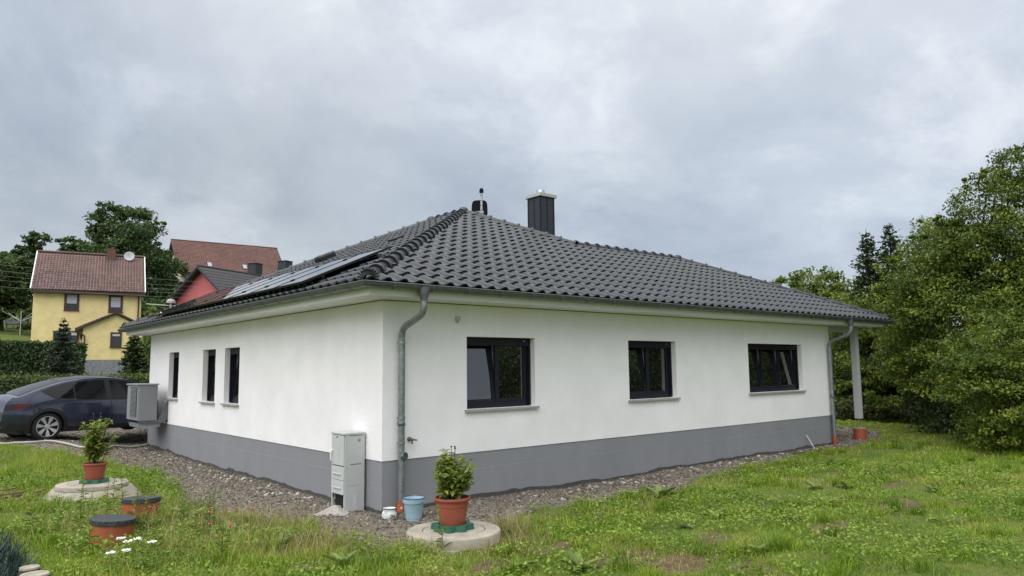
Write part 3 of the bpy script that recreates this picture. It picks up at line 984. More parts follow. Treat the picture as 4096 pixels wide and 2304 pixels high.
door = MB().box((x0-0.006, ya+0.012, -0.075), (x0+0.012, yb_-0.008, zt-0.028)).build('door', m_cab2, cab, bevel=0.004)
MB().box((x0-0.0075, ya+0.13, 0.06), (x0-0.0055, ya+0.205, 0.21)).build('label_frame', m_cab, door)
MB().box((x0-0.009, ya+0.138, 0.068), (x0-0.007, ya+0.197, 0.135)).build('label_frame', m_cab2, door)
MB().tube(arc_path([(x0-0.004, yb_-0.055, 0.135), (x0-0.042, yb_-0.055, 0.125), (x0-0.042, yb_-0.055, -0.015), (x0-0.004, yb_-0.055, -0.025)], 0.02, 3), 0.011, 8).build('handle', m_white, door)
MB().box((x0-0.008, ya+0.19, zt-0.065), (x0-0.0055, ya+0.23, zt-0.045)).build('plate', m_black, door)
for zc in (-0.085-0.10, -0.085-0.30):
    pn = MB().box((x0-0.004, ya+0.012, zc-0.098), (x0+0.012, yb_-0.008, zc+0.096)).build('lower_panel', m_cab2, cab, bevel=0.004)
    MB().box((x0-0.0065, ya+0.08, zc-0.008), (x0-0.0035, yb_-0.06, zc+0.052)).build('grip_recess', m_cab, pn)
    MB().box((x0-0.020, ya+0.085, zc-0.020), (x0-0.004, yb_-0.065, zc-0.006)).build('grip_lip', m_cab2, pn, bevel=0.003)
# side face details (towards the lawn)
MB().box((x0+0.012, ya-0.006, -0.085), (x0+0.028, ya-0.001, zt-0.03)).build('edge_strip', m_cab2, cab)
MB().box((x0+0.10, ya-0.004, -0.062), (x1-0.06, ya-0.001, -0.056)).build('seam', m_black, cab)
MB().box((x0+0.10, ya-0.004, zt-0.036), (x1-0.05, ya-0.001, zt-0.032)).build('seam', m_black, cab)
MB().box((x0+0.06, ya-0.004, -0.355), (x1-0.08, ya-0.0012, -0.351)).build('seam', m_cab2, cab)
MB().box((x0+0.15, ya-0.005, -0.78), (x0+0.22, ya-0.001, -0.49)).build('side_rib', m_cab2, cab, bevel=0.003)
MB().lathe([(0.022, 0), (0.022, 0.005)], (x1-0.09, ya-0.001, zt-0.10), 18, axis=(0,-1,0)).build('emblem_ring', m_black, cab)
MB().lathe([(0.018, 0), (0.018, 0.003)], (x1-0.09, ya-0.0065, zt-0.10), 18, axis=(0,-1,0)).build('emblem', m_cab, cab)
for dx, dzz in ((-0.006, 0.005), (0.006, 0.005), (-0.006, -0.006), (0.006, -0.006)):
    MB().box((x1-0.09+dx-0.0035, ya-0.0105, zt-0.10+dzz-0.0035), (x1-0.09+dx+0.0035, ya-0.0098, zt-0.10+dzz+0.0035)).build('emblem_mark', m_black, cab)
MB().box((x0+0.04, ya+0.04, -0.95), (x0+0.06, ya+0.34, zb_-0.004)).build('cavity_shade', m_dark, cab)  # black sheet stands in for the shade in the open cabinet bottom
MB().box((x0+0.005, yb_-0.03, -0.9), (x0+0.03, yb_-0.005, zb_)).build('foot', m_cab, cab)

# ------------------------------------------------------------------ heat pump on the left wall
m_hp = M('heat_pump_grey', (0.215, 0.225, 0.23), 0.45, spec=0.4)
m_hp2 = M('heat_pump_silver', (0.30, 0.31, 0.33), 0.4, spec=0.5)
hp = thing('heat_pump', (-0.48, 11.3, 0.05), 'grey louvred heat pump unit on brackets at the far end of the left wall', 'heat pump')
ya, yb_ = 10.62, 11.72; xa, xb = -0.72, -0.27; z0, z1 = 0.10, 0.985
MB().box((xa+0.02, ya, z0), (xb, yb_, z1)).build('housing', m_hp, hp, bevel=0.012)
MB().box((xa-0.03, ya-0.02, z1+0.001), (xb+0.02, yb_+0.02, z1+0.035)).build('lid', m_hp2, hp, bevel=0.006)
MB().box((xa-0.004, ya+0.03, z0+0.02), (xa+0.019, yb_-0.03, z1-0.01)).build('grille_frame', m_hp2, hp, bevel=0.006)
MB().box((xa-0.010, ya+0.09, z0+0.10), (xa-0.005, ya+0.72, z1-0.05)).build('grille_back', m_dark, hp)
for i in range(24):
    z = z0+0.115 + i*(z1-z0-0.17)/24
    m = MB(); m.obox((xa-0.022, ya+0.405, z), (0.75, 0, -0.6), (0,1,0), (0.6, 0, 0.75), 0.012, 0.315, 0.004); m.build('louvre', m_hp2, hp)
for y in (ya+0.06, yb_-0.08):
    m = MB(); m.box((xa+0.02, y-0.03, z0-0.055), (-0.001, y-0.003, z0-0.002)).box((-0.045, y-0.03, z0-0.055), (-0.001, y-0.003, 0.56))
    m.prism([(-0.046, y-0.018, 0.55), (-0.046, y-0.018, z0-0.002), (-0.23, y-0.018, z0-0.002)], (0, 0.004, 0))
    m.build('bracket', m_steel if False else m_zinc, hp)
tr = MB(); tr.prism([(xa+0.02, ya+0.10, z0-0.06), (xb+0.12, ya+0.10, z0-0.06), (xb+0.10, ya+0.10, z0-0.16), (xa+0.12, ya+0.10, z0-0.19), (xa+0.05, ya+0.10, z0-0.16)], (0, 0.85, 0))
tr.build('drip_tray', m_hp2, hp)

# ------------------------------------------------------------------ small things on the wall
se = thing('outdoor_sensor', (1.332, 0, 2.06), 'small white outdoor temperature sensor on the wall above the first window', 'sensor')
MB().box((1.29, -0.045, 2.055), (1.374, -0.002, 2.125)).build('case', M('sensor_grey', (0.50, 0.51, 0.51), 0.5), se, bevel=0.006)
MB().tube([(1.335, -0.022, 2.056), (1.335, -0.022, 2.03)], 0.012, 8).lathe([(0.004, 0), (0.010, 0.012)], (1.335, -0.022, 2.018), 8).build('gland', m_mast, se)
m_brass = M('tap_metal', (0.24, 0.22, 0.20), 0.4, metal=0.8)
ta = thing('garden_tap', (0.45, 0, 0.25), 'small metal garden tap on the wall right of the downpipe', 'tap')
MB().lathe([(0.036, 0), (0.036, 0.012), (0.015, 0.018)], (0.455, -0.001, 0.285), 16, axis=(0,-1,0)).build('rosette', m_brass, ta)
MB().tube([(0.455, -0.01, 0.285), (0.455, -0.12, 0.285)], 0.017, 10).tube([(0.455, -0.085, 0.285), (0.455, -0.085, 0.22)], 0.013, 10).build('spout', m_brass, ta, smooth=40)
MB().tube([(0.44, -0.12, 0.29), (0.505, -0.135, 0.275)], 0.014, 8).build('handle', m_brass, ta)

# ------------------------------------------------------------------ potted plants, covers, pipes
def leaf_quad(c, d, nrm, L, W):
    d = Vector(d).normalized(); s = d.cross(Vector(nrm)).normalized()
    nn = s.cross(d)
    return [c, c+d*L*0.35+s*W*0.5+nn*L*0.06, c+d*L*0.75+s*W*0.36-nn*L*0.02, c+d*L-nn*L*0.16, c+d*L*0.75-s*W*0.36-nn*L*0.02, c+d*L*0.35-s*W*0.5+nn*L*0.06]
def leaves_mesh(name, quads, rnds):
    vs = [p for q in quads for p in q]
    fs = [(6*i, 6*i+1, 6*i+2, 6*i+3, 6*i+4, 6*i+5) for i in range(len(quads))]
    f2 = []
    for i in range(len(quads)):
        b_ = 6*i
        f2 += [(b_, b_+1, b_+2, b_+3), (b_, b_+3, b_+4, b_+5)]
    rn = np.repeat(np.array(rnds, dtype=np.float32), 6)
    return np_mesh(name, [tuple(v) for v in vs], np.array(f2), rn)
m_plant = leaf_mat('pot_plant_leaf', [(0.0, (0.10, 0.155, 0.024)), (0.45, (0.21, 0.275, 0.045)), (0.8, (0.33, 0.38, 0.08)), (0.93, (0.52, 0.43, 0.07)), (1.0, (0.52, 0.40, 0.07))], trans=0.4)
m_stem = M('plant_stem', (0.07, 0.055, 0.03), 0.8)
m_terra = M('terracotta', (0.29, 0.075, 0.045), 0.55, var=0.14, vscale=9, spec=0.35)
m_soil = M('potting_soil', (0.035, 0.026, 0.02), 0.95)
m_green = M('green_plastic', (0.02, 0.10, 0.06), 0.45)
def potted(loc, s, label, h, spread, nst, seed):
    rr = random.Random(seed); x, y, z = loc
    p = thing('potted_plant', loc, label, 'plant')
    # lobed green stand
    m = MB(); n = 48; top = []; bot = []
    for k in range(n):
        a = 2*math.pi*k/n
        rad = s*(0.235 + 0.028*math.cos(8*a))
        top.append((x+rad*math.cos(a), y+rad*math.sin(a), z+0.06*s/0.9)); bot.append((x+rad*1.05*math.cos(a), y+rad*1.05*math.sin(a), z+0.001))
    inn = [(x+s*0.175*math.cos(2*math.pi*k/n), y+s*0.175*math.sin(2*math.pi*k/n), z+0.06*s/0.9) for k in range(n)]
    inb = [(x+s*0.17*math.cos(2*math.pi*k/n), y+s*0.17*math.sin(2*math.pi*k/n), z+0.012) for k in range(n)]
    vs = bot+top+inn+inb; fs = []
    for r in range(3):
        for k in range(n): fs.append((r*n+k, r*n+(k+1) % n, (r+1)*n+(k+1) % n, (r+1)*n+k))
    fs.append(tuple(3*n+k for k in range(n)))
    m.add(vs, fs); m.build('green_stand', m_green, p)
    prof_ = [(0.145, 0.02), (0.155, 0.05), (0.190, 0.255), (0.192, 0.275), (0.198, 0.28), (0.205, 0.335), (0.222, 0.345), (0.232, 0.365), (0.228, 0.385), (0.212, 0.388), (0.198, 0.37), (0.195, 0.34)]
    MB().lathe([(r*s, hh*s) for r, hh in prof_], (x, y, z), 40).build('pot', m_terra, p, smooth=35)
    MB().lathe([(0.194*s, 0), (0.19*s, 0.006), (0.05, 0.015)], (x, y, z+0.345*s), 24).build('soil', m_soil, p)
    zb = z+0.34*s; quads = []; rn = []; ms = MB()
    for i in range(nst):
        a = rr.uniform(0, 2*math.pi); r0 = rr.uniform(0.02, 0.10)*s
        b0 = Vector((x+r0*math.cos(a), y+r0*math.sin(a), zb))
        lean = rr.uniform(0.1, 1.0)*spread; hh = h*rr.uniform(0.55, 1.0)
        tip = b0 + Vector((math.cos(a)*lean, math.sin(a)*lean, hh))
        mid_ = (b0+tip)/2 + Vector((rr.uniform(-.03,.03), rr.uniform(-.03,.03), 0.04))
        pts = [b0*(1-u)**2+mid_*2*u*(1-u)+tip*u*u for u in (0, .25, .5, .75, 1)]
        ms.tube(pts, [0.008, 0.007, 0.006, 0.005, 0.003], 6)
        nl = rr.randint(30, 40)
        for j in range(nl):
            u = rr.uniform(0.12, 1.0)**0.8
            c = b0*(1-u)**2+mid_*2*u*(1-u)+tip*u*u
            aa = rr.uniform(0, 2*math.pi)
            d = Vector((math.cos(aa), math.sin(aa), rr.uniform(-0.45, 0.75)))
            L = rr.uniform(0.085, 0.15)*(1.1-0.3*u)
            c = c + d.normalized()*0.02*rr.random()
            low = 1-u
            quads.append(leaf_quad(c, d, Vector((rr.uniform(-.3,.3), rr.uniform(-.3,.3), 1)), L, L*0.42))
            rn.append(min(1.0, rr.random()*0.80 + (0.35 if low > 0.55 and rr.random() < 0.4 else 0)))
    ms.build('stems', m_stem, p)
    o = link('foliage', leaves_mesh('foliage', quads, rn), m_plant, p); tag(o, kind='stuff')
    # seed heads on bare stalks
    for i in range(3):
        a = rr.uniform(0, 6.28); t_ = Vector((x+0.08*math.cos(a), y+0.08*math.sin(a), zb+h*rr.uniform(1.0, 1.12)))
        MB().tube([(x+0.04*math.cos(a), y+0.04*math.sin(a), zb+0.1), t_], 0.0035, 5).lathe([(0.004, 0), (0.014, 0.008), (0.012, 0.018), (0.003, 0.022)], t_, 8).build('seed_head', m_stem, p)
    return p
def ring_cover(loc, R_, H_, label, cone=None):
    x, y, z = loc     # z is the top
    p = thing('concrete_shaft_cover', (x, y, z-H_), label, 'shaft cover', 'round concrete shaft covers')
    MB().lathe([(R_*0.985, -H_), (R_, -H_+0.01), (R_, -0.02), (R_*0.985, -0.004), (R_*0.97, 0), (R_*0.672, 0), (R_*0.668, -0.03), (R_*0.6, -0.03)], (x, y, z), 72).build('ring', m_conc, p, smooth=30)
    MB().lathe([(R_*0.655, -0.05), (R_*0.655, -0.006), (R_*0.645, 0.002), (0.02, 0.004)], (x, y, z), 64).build('lid', m_conc, p, smooth=30)
    if cone:
        MB().lathe([(R_*1.75, -cone), (R_*1.70, -cone+0.02), (R_*1.10, -H_+0.005), (R_*0.98, -H_-0.002)], (x, y, z), 64).build('cone', m_conc, p, smooth=30)
    return p
RZ1 = -0.675
ring_cover((0.02, -1.73, RZ1), 0.585, 0.135, 'round concrete shaft cover flush on the ground carrying the red pot by the corner')
potted((0.02, -1.70, RZ1+0.005), 1.0, 'bushy green plant in large red plastic pot on the nearest concrete cover', 0.60, 0.27, 24, 3)
# flat concrete slab scrap under the cover
MB().prism([(-0.62, -2.0, -0.86), (-0.35, -2.28, -0.86), (-0.05, -2.20, -0.86), (-0.3, -1.8, -0.86)], (0, 0, 0.07)).build('concrete_fragment', m_conc)
tag(bpy.data.objects['concrete_fragment'], 'broken flat concrete piece beside the nearest round cover', 'concrete')
RZ2 = -0.45
ring_cover((-2.85, 4.22, RZ2), 0.52, 0.075, 'round concrete shaft cover on a flared cone behind the orange shafts', cone=0.45)
potted((-2.83, 4.20, RZ2+0.005), 0.80, 'yellowing leafy plant in brown pot on the concrete cone left of the house', 0.74, 0.17, 17, 8)
m_lid = M('shaft_lid_black', (0.010, 0.011, 0.013), 0.5, spec=0.3, rgb2=(0.075, 0.08, 0.085), vscale=60, detail=2)
def shaft(loc, R_, H_, label, tilt):
    x, y, z = loc
    p = thing('orange_shaft', (x, y, z-H_), label, 'shaft', 'orange plastic shafts with black lids')
    ax = Vector((tilt[0], tilt[1], 1)).normalized(); c = Vector((x, y, z))
    MB().lathe([(R_*0.96, -H_-0.2), (R_*0.96, -0.045)], c, 48, axis=ax).build('pipe', m_kg, p, smooth=40)
    MB().lathe([(R_*0.985, -0.055), (R_*1.02, -0.055), (R_*1.02, -0.005), (R_, 0.002), (R_*0.9, 0.006), (R_*0.2, 0.010), (0.01, 0.011)], c, 48, axis=ax).build('lid', m_lid, p, smooth=25)
shaft((-2.77, 1.53, -0.36), 0.235, 0.45, 'taller orange plastic shaft with black lid, farther of the pair', (0.03, 0.05))
shaft((-3.36, 0.32, -0.37), 0.237, 0.42, 'shorter orange plastic shaft with black lid, nearer of the pair', (0.07, -0.02))

m_blue = M('blue_enamel', (0.33, 0.49, 0.58), 0.25, spec=0.5, var=0.06, vscale=6)
m_rim = M('dark_rim', (0.02, 0.03, 0.06), 0.3)
m_enam = M('white_enamel', (0.74, 0.76, 0.75), 0.2, spec=0.5)
def gzf(x, y): return float(GH(x, y))
bx, by = 0.22, -0.50; bz = gzf(bx, by)-0.005
bk = thing('enamel_bucket', (bx, by, bz), 'light blue enamel bucket with dark rim standing by the downpipe', 'bucket')
MB().lathe([(0.106, 0), (0.108, 0.03), (0.112, 0.034), (0.113, 0.03), (0.139, 0.225), (0.142, 0.23), (0.143, 0.233), (0.150, 0.298), (0.147, 0.298), (0.138, 0.23), (0.106, 0.02), (0.0, 0.015)], (bx, by, bz), 40).build('body', m_blue, bk, smooth=35)
MB().lathe([(0.146, 0.292), (0.154, 0.294), (0.154, 0.302), (0.146, 0.302)], (bx, by, bz), 40, cap=False).build('rim', m_rim, bk)
MB().lathe([(0.1405, 0.222), (0.1435, 0.225), (0.1405, 0.229)], (bx, by, bz), 40, cap=False).build('bead', m_rim, bk)
e1 = Vector((bx+0.13, by+0.09, bz+0.27)); hd = Vector((0.6, -0.8, 0))
hp_ = []
for k in range(13):
    a = math.pi*k/12
    ex = Vector((math.cos(a)*0.165, 0, 0))
    q = Vector((bx, by, bz+0.275)) + Vector((0.77, -0.64, 0))*math.cos(a)*0.152 + Vector((0.64, 0.77, 0.10)).normalized()*math.sin(a)*0.185
    hp_.append(q)
MB().tube(hp_, 0.004, 6).build('handle_wire', m_zinc, bk)
MB().tube(hp_[5:8], 0.013, 8).build('wooden_grip', M('old_wood', (0.20, 0.16, 0.12), 0.8, var=0.2, vscale=20), bk)
for s_ in (1, -1):
    q = Vector((bx, by, bz+0.265)) + Vector((0.77, -0.64, 0))*0.147*s_
    MB().obox(q, (0.77,-0.64,0), (0.64,0.77,0), Z, 0.006, 0.02, 0.03).build('ear', m_blue, bk)
mx, my = -0.05, -0.30; mz = gzf(mx, my)-0.004
mg = thing('enamel_pot', (mx, my, mz), 'small white enamel pot with dark rim and handle left of the blue bucket', 'pot')
MB().lathe([(0.070, 0), (0.092, 0.012), (0.104, 0.05), (0.100, 0.09), (0.086, 0.125), (0.090, 0.145), (0.098, 0.150), (0.094, 0.152), (0.083, 0.13), (0.095, 0.08), (0.09, 0.02), (0.0, 0.015)], (mx, my, mz), 36).build('body', m_enam, mg, smooth=45)
MB().lathe([(0.092, 0.148), (0.100, 0.147), (0.101, 0.153), (0.093, 0.156)], (mx, my, mz), 36, cap=False).build('rim', m_rim, mg)
hd = Vector((-0.86, -0.5, 0)).normalized()
MB().tube(arc_path([Vector((mx,my,mz+0.125))+hd*0.088, Vector((mx,my,mz+0.13))+hd*0.16, Vector((mx,my,mz+0.03))+hd*0.155, Vector((mx,my,mz+0.035))+hd*0.098], 0.03, 4), 0.008, 8).build('handle', m_enam, mg)
# printed motif: a loose group of little dark strokes
m_print = M('pot_print', (0.09, 0.09, 0.08), 0.4)
rr = random.Random(2); pm = MB()
for i in range(26):
    a = math.atan2(-0.86, -0.1) + rr.uniform(-0.38, 0.40); hz = 0.035 + 0.05*rr.random()*(1-abs(rr.uniform(-1, 1))*0.4)
    rad = 0.1052 - max(0, hz-0.06)*0.07
    c = Vector((mx+rad*math.cos(a), my+rad*math.sin(a), mz+hz)); tv_ = Vector((-math.sin(a), math.cos(a), rr.uniform(-0.8, 0.8))).normalized()
    nrm = Vector((math.cos(a), math.sin(a), 0)); pm.obox(c, tv_, nrm.cross(tv_), nrm, rr.uniform(0.004, 0.010), rr.uniform(0.002, 0.004), 0.0008)
pm.build('printed_motif', m_print, mg)

# hose, stake, wood scraps, logs, mesh fence
def gpt(x, y, dz_=0.0): return Vector((x, y, gzf(x, y)+dz_))
m_hose = M('pale_conduit', (0.40, 0.39, 0.36), 0.6)
hpts = [(-3.35, 12.2), (-2.75, 11.9), (-2.4, 11.95), (-2.1, 11.2), (-1.75, 10.7), (-1.3, 11.0), (-0.8, 11.9), (-0.3, 12.25), (0.02, 12.45)]
cur = []
for i in range(len(hpts)-1):
    p0, p1 = hpts[i], hpts[i+1]; pm1 = hpts[max(i-1, 0)]; p2 = hpts[min(i+2, len(hpts)-1)]
    for k in range(6):
        u = k/6
        cr = [0.5*((2*p0[j]) + (-pm1[j]+p1[j])*u + (2*pm1[j]-5*p0[j]+4*p1[j]-p2[j])*u*u + (-pm1[j]+3*p0[j]-3*p1[j]+p2[j])*u**3) for j in (0, 1)]
        cur.append(gpt(cr[0], cr[1], 0.045))
tag(MB().tube(cur, 0.024, 10).build('conduit_hose', m_hose, None, smooth=60), 'pale grey conduit hose lying across the gravel to the house corner', 'hose')
tag(MB().tube(arc_path([(12.10, -0.10, -0.80), (11.98, -0.035, -0.52), (11.95, -0.015, -0.44)], 0.05, 3), [0.018]*5+[0.012]*1, 8).build('plastic_tube', m_white), 'thin white plastic tube leaning against the plinth near the far downpipe', 'tube') if False else None
pth = arc_path([(12.13, -0.14, -0.82), (11.98, -0.04, -0.50), (11.93, -0.016, -0.43)], 0.05, 3)
tag(MB().tube(pth, 0.015, 8).build('plastic_tube', m_white), 'thin white plastic tube leaning against the plinth near the far downpipe', 'tube')
m_bark = M('bark_brown', (0.16, 0.085, 0.05), 0.9, var=0.3, vscale=14)
rr = random.Random(9)
for i in range(7):
    a = rr.uniform(0.2, 1.2); c = gpt(-3.75+rr.uniform(-.25,.25), 4.55+rr.uniform(-.4,.4), 0.03+0.02*i)
    d = Vector((math.cos(a), math.sin(a), rr.uniform(-.1,.1)))
    o = MB().bar(c-d*rr.uniform(.12,.28), c+d*rr.uniform(.12,.28), rr.uniform(.04,.08), 0.02).build('wood_scrap', m_bark)
    tag(o, 'brown splintered wood scrap in the heap left of the concrete cone', 'wood', 'wood scraps in a heap')
m_log = M('weathered_log', (0.30, 0.265, 0.21), 0.9, var=0.35, vscale=22)
m_logside = M('dark_log_side', (0.055, 0.045, 0.035), 0.9, var=0.3, vscale=12)
for nm, (x, y, z), r, lab in (('front', (-4.988, -6.083, 0.575), 0.050, 'weathered round palisade log end, larger one at the bottom left edge'), ('back', (-4.985, -5.93, 0.57), 0.036, 'weathered round palisade log end half hidden behind the larger one')):
    p = thing('palisade_log', (x, y, z-0.9), lab, 'log')
    MB().lathe([(r*1.01, 0), (r*1.0, 0.88), (r*0.985, 0.893)], (x, y, z-0.9), 24).build('log_side', m_logside, p, smooth=40)
    MB().lathe([(r*0.98, 0), (r*0.93, 0.008), (0.004, 0.011)], (x, y, z-0.008), 24).build('cut_top', m_log, p, smooth=30)
# spiky blue-green shrub whose edge shows at the lower left
_r = np.random.default_rng(91); _n = 5200
_c0 = np.array([-5.06, -5.62, 0.04])
_d = _r.normal(size=(_n, 3)); _d[:, 2] = np.abs(_d[:, 2])*1.1-0.25; _d /= np.linalg.norm(_d, axis=1, keepdims=True)
_q = _c0 + _d*np.array([0.17, 0.24, 0.58])*(0.55+0.45*_r.random(_n)**0.5)[:, None]
_t = _d*0.7 + _r.normal(size=(_n, 3))*0.45 + np.array([0, 0, 0.55]); _t /= np.linalg.norm(_t, axis=1, keepdims=True)
_s = np.cross(_t, _r.normal(size=(_n, 3))); _s /= np.linalg.norm(_s, axis=1, keepdims=True)
_L = (0.05+0.06*_r.random(_n))[:, None]
_V = np.stack([_q, _q+_t*_L*0.5+_s*0.0028, _q+_t*_L, _q+_t*_L*0.5-_s*0.0028], 1)
sb = thing('needle_shrub', (-5.06, -5.62, -0.6), 'spiky blue green needle shrub at the bottom left edge', 'shrub')
link('needles', np_mesh('needles', _V.reshape(-1, 3)-np.array((-5.06, -5.62, -0.6)), np.arange(4*_n).reshape(-1, 4), np.repeat(_r.random(_n), 4)),
     leaf_mat('blue_needle', [(0.0, (0.018, 0.035, 0.034)), (0.6, (0.045, 0.075, 0.072)), (1.0, (0.12, 0.165, 0.15))], trans=0.1), sb, (-5.06, -5.62, -0.6))
MB().tube([(-5.06, -5.62, -0.7), (-5.06, -5.62, 0.35)], [0.03, 0.008], 8).build('stem', m_logside, sb)

# ------------------------------------------------------------------ parked car (local: x forward from rear axle, y left, z up)
def interp(xs, ys, x):
    # smooth (Catmull-like) interpolation
    xs = np.asarray(xs, float); ys = np.asarray(ys, float)
    d = np.gradient(ys, xs)
    i = np.clip(np.searchsorted(xs, x)-1, 0, len(xs)-2)
    h = xs[i+1]-xs[i]; t_ = (np.asarray(x)-xs[i])/h
    return (2*t_**3-3*t_**2+1)*ys[i] + (t_**3-2*t_**2+t_)*h*d[i] + (-2*t_**3+3*t_**2)*ys[i+1] + (t_**3-t_**2)*h*d[i+1]
CR_X = [-0.97, -0.90, -0.82, -0.55, -0.25, 0.1, 0.5, 0.9, 1.35, 1.75, 2.1, 2.5, 2.85, 3.05, 3.4, 3.65, 3.78, 3.82]
CR_Z = [0.70, 0.98, 1.085, 1.20, 1.325, 1.445, 1.545, 1.60, 1.624, 1.605, 1.55, 1.41, 1.23, 1.135, 1.03, 0.90, 0.76, 0.62]
def Zc(x): return float(interp(CR_X, CR_Z, x))
def Wp(x):
    if x < 0.3:
        u = (0.3-x)/1.27; return 0.96*(1-0.20*max(0, u)**3.2)
    if x > 2.3:
        u = (x-2.3)/1.52; return 0.96*(1-0.22*u**3.0)
    return 0.96
def belt(x): return 0.945 + 0.035*(1.8-x)*0.5 if x > -0.2 else 0.98
def Yv(x, z):
    """half width at height z"""
    bl = belt(x); w = Wp(x)
    k = interp([0.15, 0.28, 0.42, 0.60, 0.78, 0.90], [0.90, 0.945, 0.975, 1.0, 0.995, 0.975], min(max(z, 0.15), 0.90))
    if z <= bl-0.02:
        if z > 0.90: k = 0.975 - (z-0.90)*0.28
        return w*float(k)
    kb = 0.975 - max(0, bl-0.02-0.90)*0.28
    zt_ = 1.60
    u = (z-(bl-0.02))/(zt_-(bl-0.02))
    return w*(kb - 0.335*u**1.12)
def Zedge(x): return Zc(x) - (0.075 if Zc(x) > 1.15 else 0.045)
def zbot(x):
    if x < -0.5: return 0.26 + (-0.5-x)*0.22
    if x > 3.2: return 0.22 + (x-3.2)*0.12
    return 0.20
car_pos = (-2.58, 13.30)
car_gz = -0.375
car = thing('parked_car', (car_pos[0], car_pos[1], car_gz), 'dark grey fastback electric crossover car parked on the gravel behind the heat pump', 'car', rotz=RAD(14))
m_paint = M('car_paint', (0.022, 0.029, 0.060), 0.22, metal=0.4, spec=0.5, coat=1.0)
m_cglass = M('car_glass', (0.006, 0.007, 0.009), 0.03, spec=0.5, ior=1.45)
m_roofg = M('car_roof_glass', (0.006, 0.007, 0.009), 0.05, ior=1.6)
m_trim = M('car_trim', (0.008, 0.008, 0.009), 0.55)
m_tyre = M('tyre', (0.012, 0.012, 0.012), 0.85)
m_rimm = M('wheel_silver', (0.55, 0.56, 0.58), 0.3, metal=0.7)
m_tail = M('tail_light', (0.085, 0.008, 0.010), 0.2, spec=0.4)
xs = np.unique(np.concatenate([np.linspace(-0.97, -0.7, 9), np.linspace(-0.7, 3.5, 110), np.linspace(3.5, 3.82, 9)]))
NS, NR = 26, 8
WH = [(0.0, 0.352), (2.89, 0.352)]
vs = []; ring = 2*(NS+NR)-1
for x in xs:
    zb0 = zbot(x); ze = Zedge(x); sec = []
    for i in range(NS):
        z = zb0 + (ze-zb0)*i/(NS-1)
        sec.append((Yv(x, z), z))
    ye = sec[-1][0]; zc_ = Zc(x)
    for j in range(1, NR+1):
        u = j/NR
        y = ye*(1-u)
        z = ze + (zc_-ze)*(1-(1-u)**2.3)
        sec.append((y, z))
    full = [(-y, z) for y, z in sec] + [(y, z) for y, z in reversed(sec[:-1])]
    ring = len(full)
    vs += [(x, y, z) for y, z in full]
fs = []
for i in range(len(xs)-1):
    for k in range(ring-1):
        f = (i*ring+k, (i+1)*ring+k, (i+1)*ring+k+1, i*ring+k+1)
        c = sum((Vector(vs[q]) for q in f), Vector())/4
        if abs(c.y) > 0.5 and any(math.hypot(c.x-wx, c.z-wz) < 0.405 for wx, wz in WH) and c.z < 0.8: continue
        fs.append(f)
for e in (0, len(xs)-1):
    fs.append(tuple(e*ring+k for k in range(ring)))
m = MB(); m.add(vs, fs)
m.build('body', m_paint, car, smooth=40)
mb = MB(); mb.box((-0.62, -0.80, 0.19), (3.5, 0.80, 0.36)); mb.build('underbody', m_trim, car)
MB().box((-0.45, -0.78, 0.30), (0.45, 0.78, 0.86)).build('wheel_well', m_trim, car)
MB().box((2.45, -0.78, 0.30), (3.33, 0.78, 0.80)).build('wheel_well', m_trim, car)
def side_patch(name, poly, off, mat, parent, sgn=-1, nseg=10, thick=0.0):
    """polygon given in side view (x,z), laid on the body side"""
    me = bpy.data.meshes.new(name)
    bm = bmesh.new()
    vv = [bm.verts.new((px_, 0, pz_)) for px_, pz_ in poly]
    bm.faces.new(vv)
    bmesh.ops.triangulate(bm, faces=bm.faces[:])
    for _ in range(5):
        es = [e for e in bm.edges if e.calc_length() > 0.09]
        if not es: break
        bmesh.ops.subdivide_edges(bm, edges=es, cuts=1)
        bmesh.ops.triangulate(bm, faces=[f for f in bm.faces if len(f.verts) > 3])
    for v in bm.verts:
        v.co.y = sgn*(Yv(v.co.x, v.co.z) + off)
    bm.to_mesh(me); bm.free()
    for p_ in me.polygons: p_.use_smooth = True
    return link(name, me, mat, parent)
def bez(p0, p1, p2, n=8): return [((1-u)**2*p0[0]+2*u*(1-u)*p1[0]+u*u*p2[0], (1-u)**2*p0[1]+2*u*(1-u)*p1[1]+u*u*p2[1]) for u in [i/n for i in range(n+1)]]
def roofz(x, d): return Zedge(x) - d
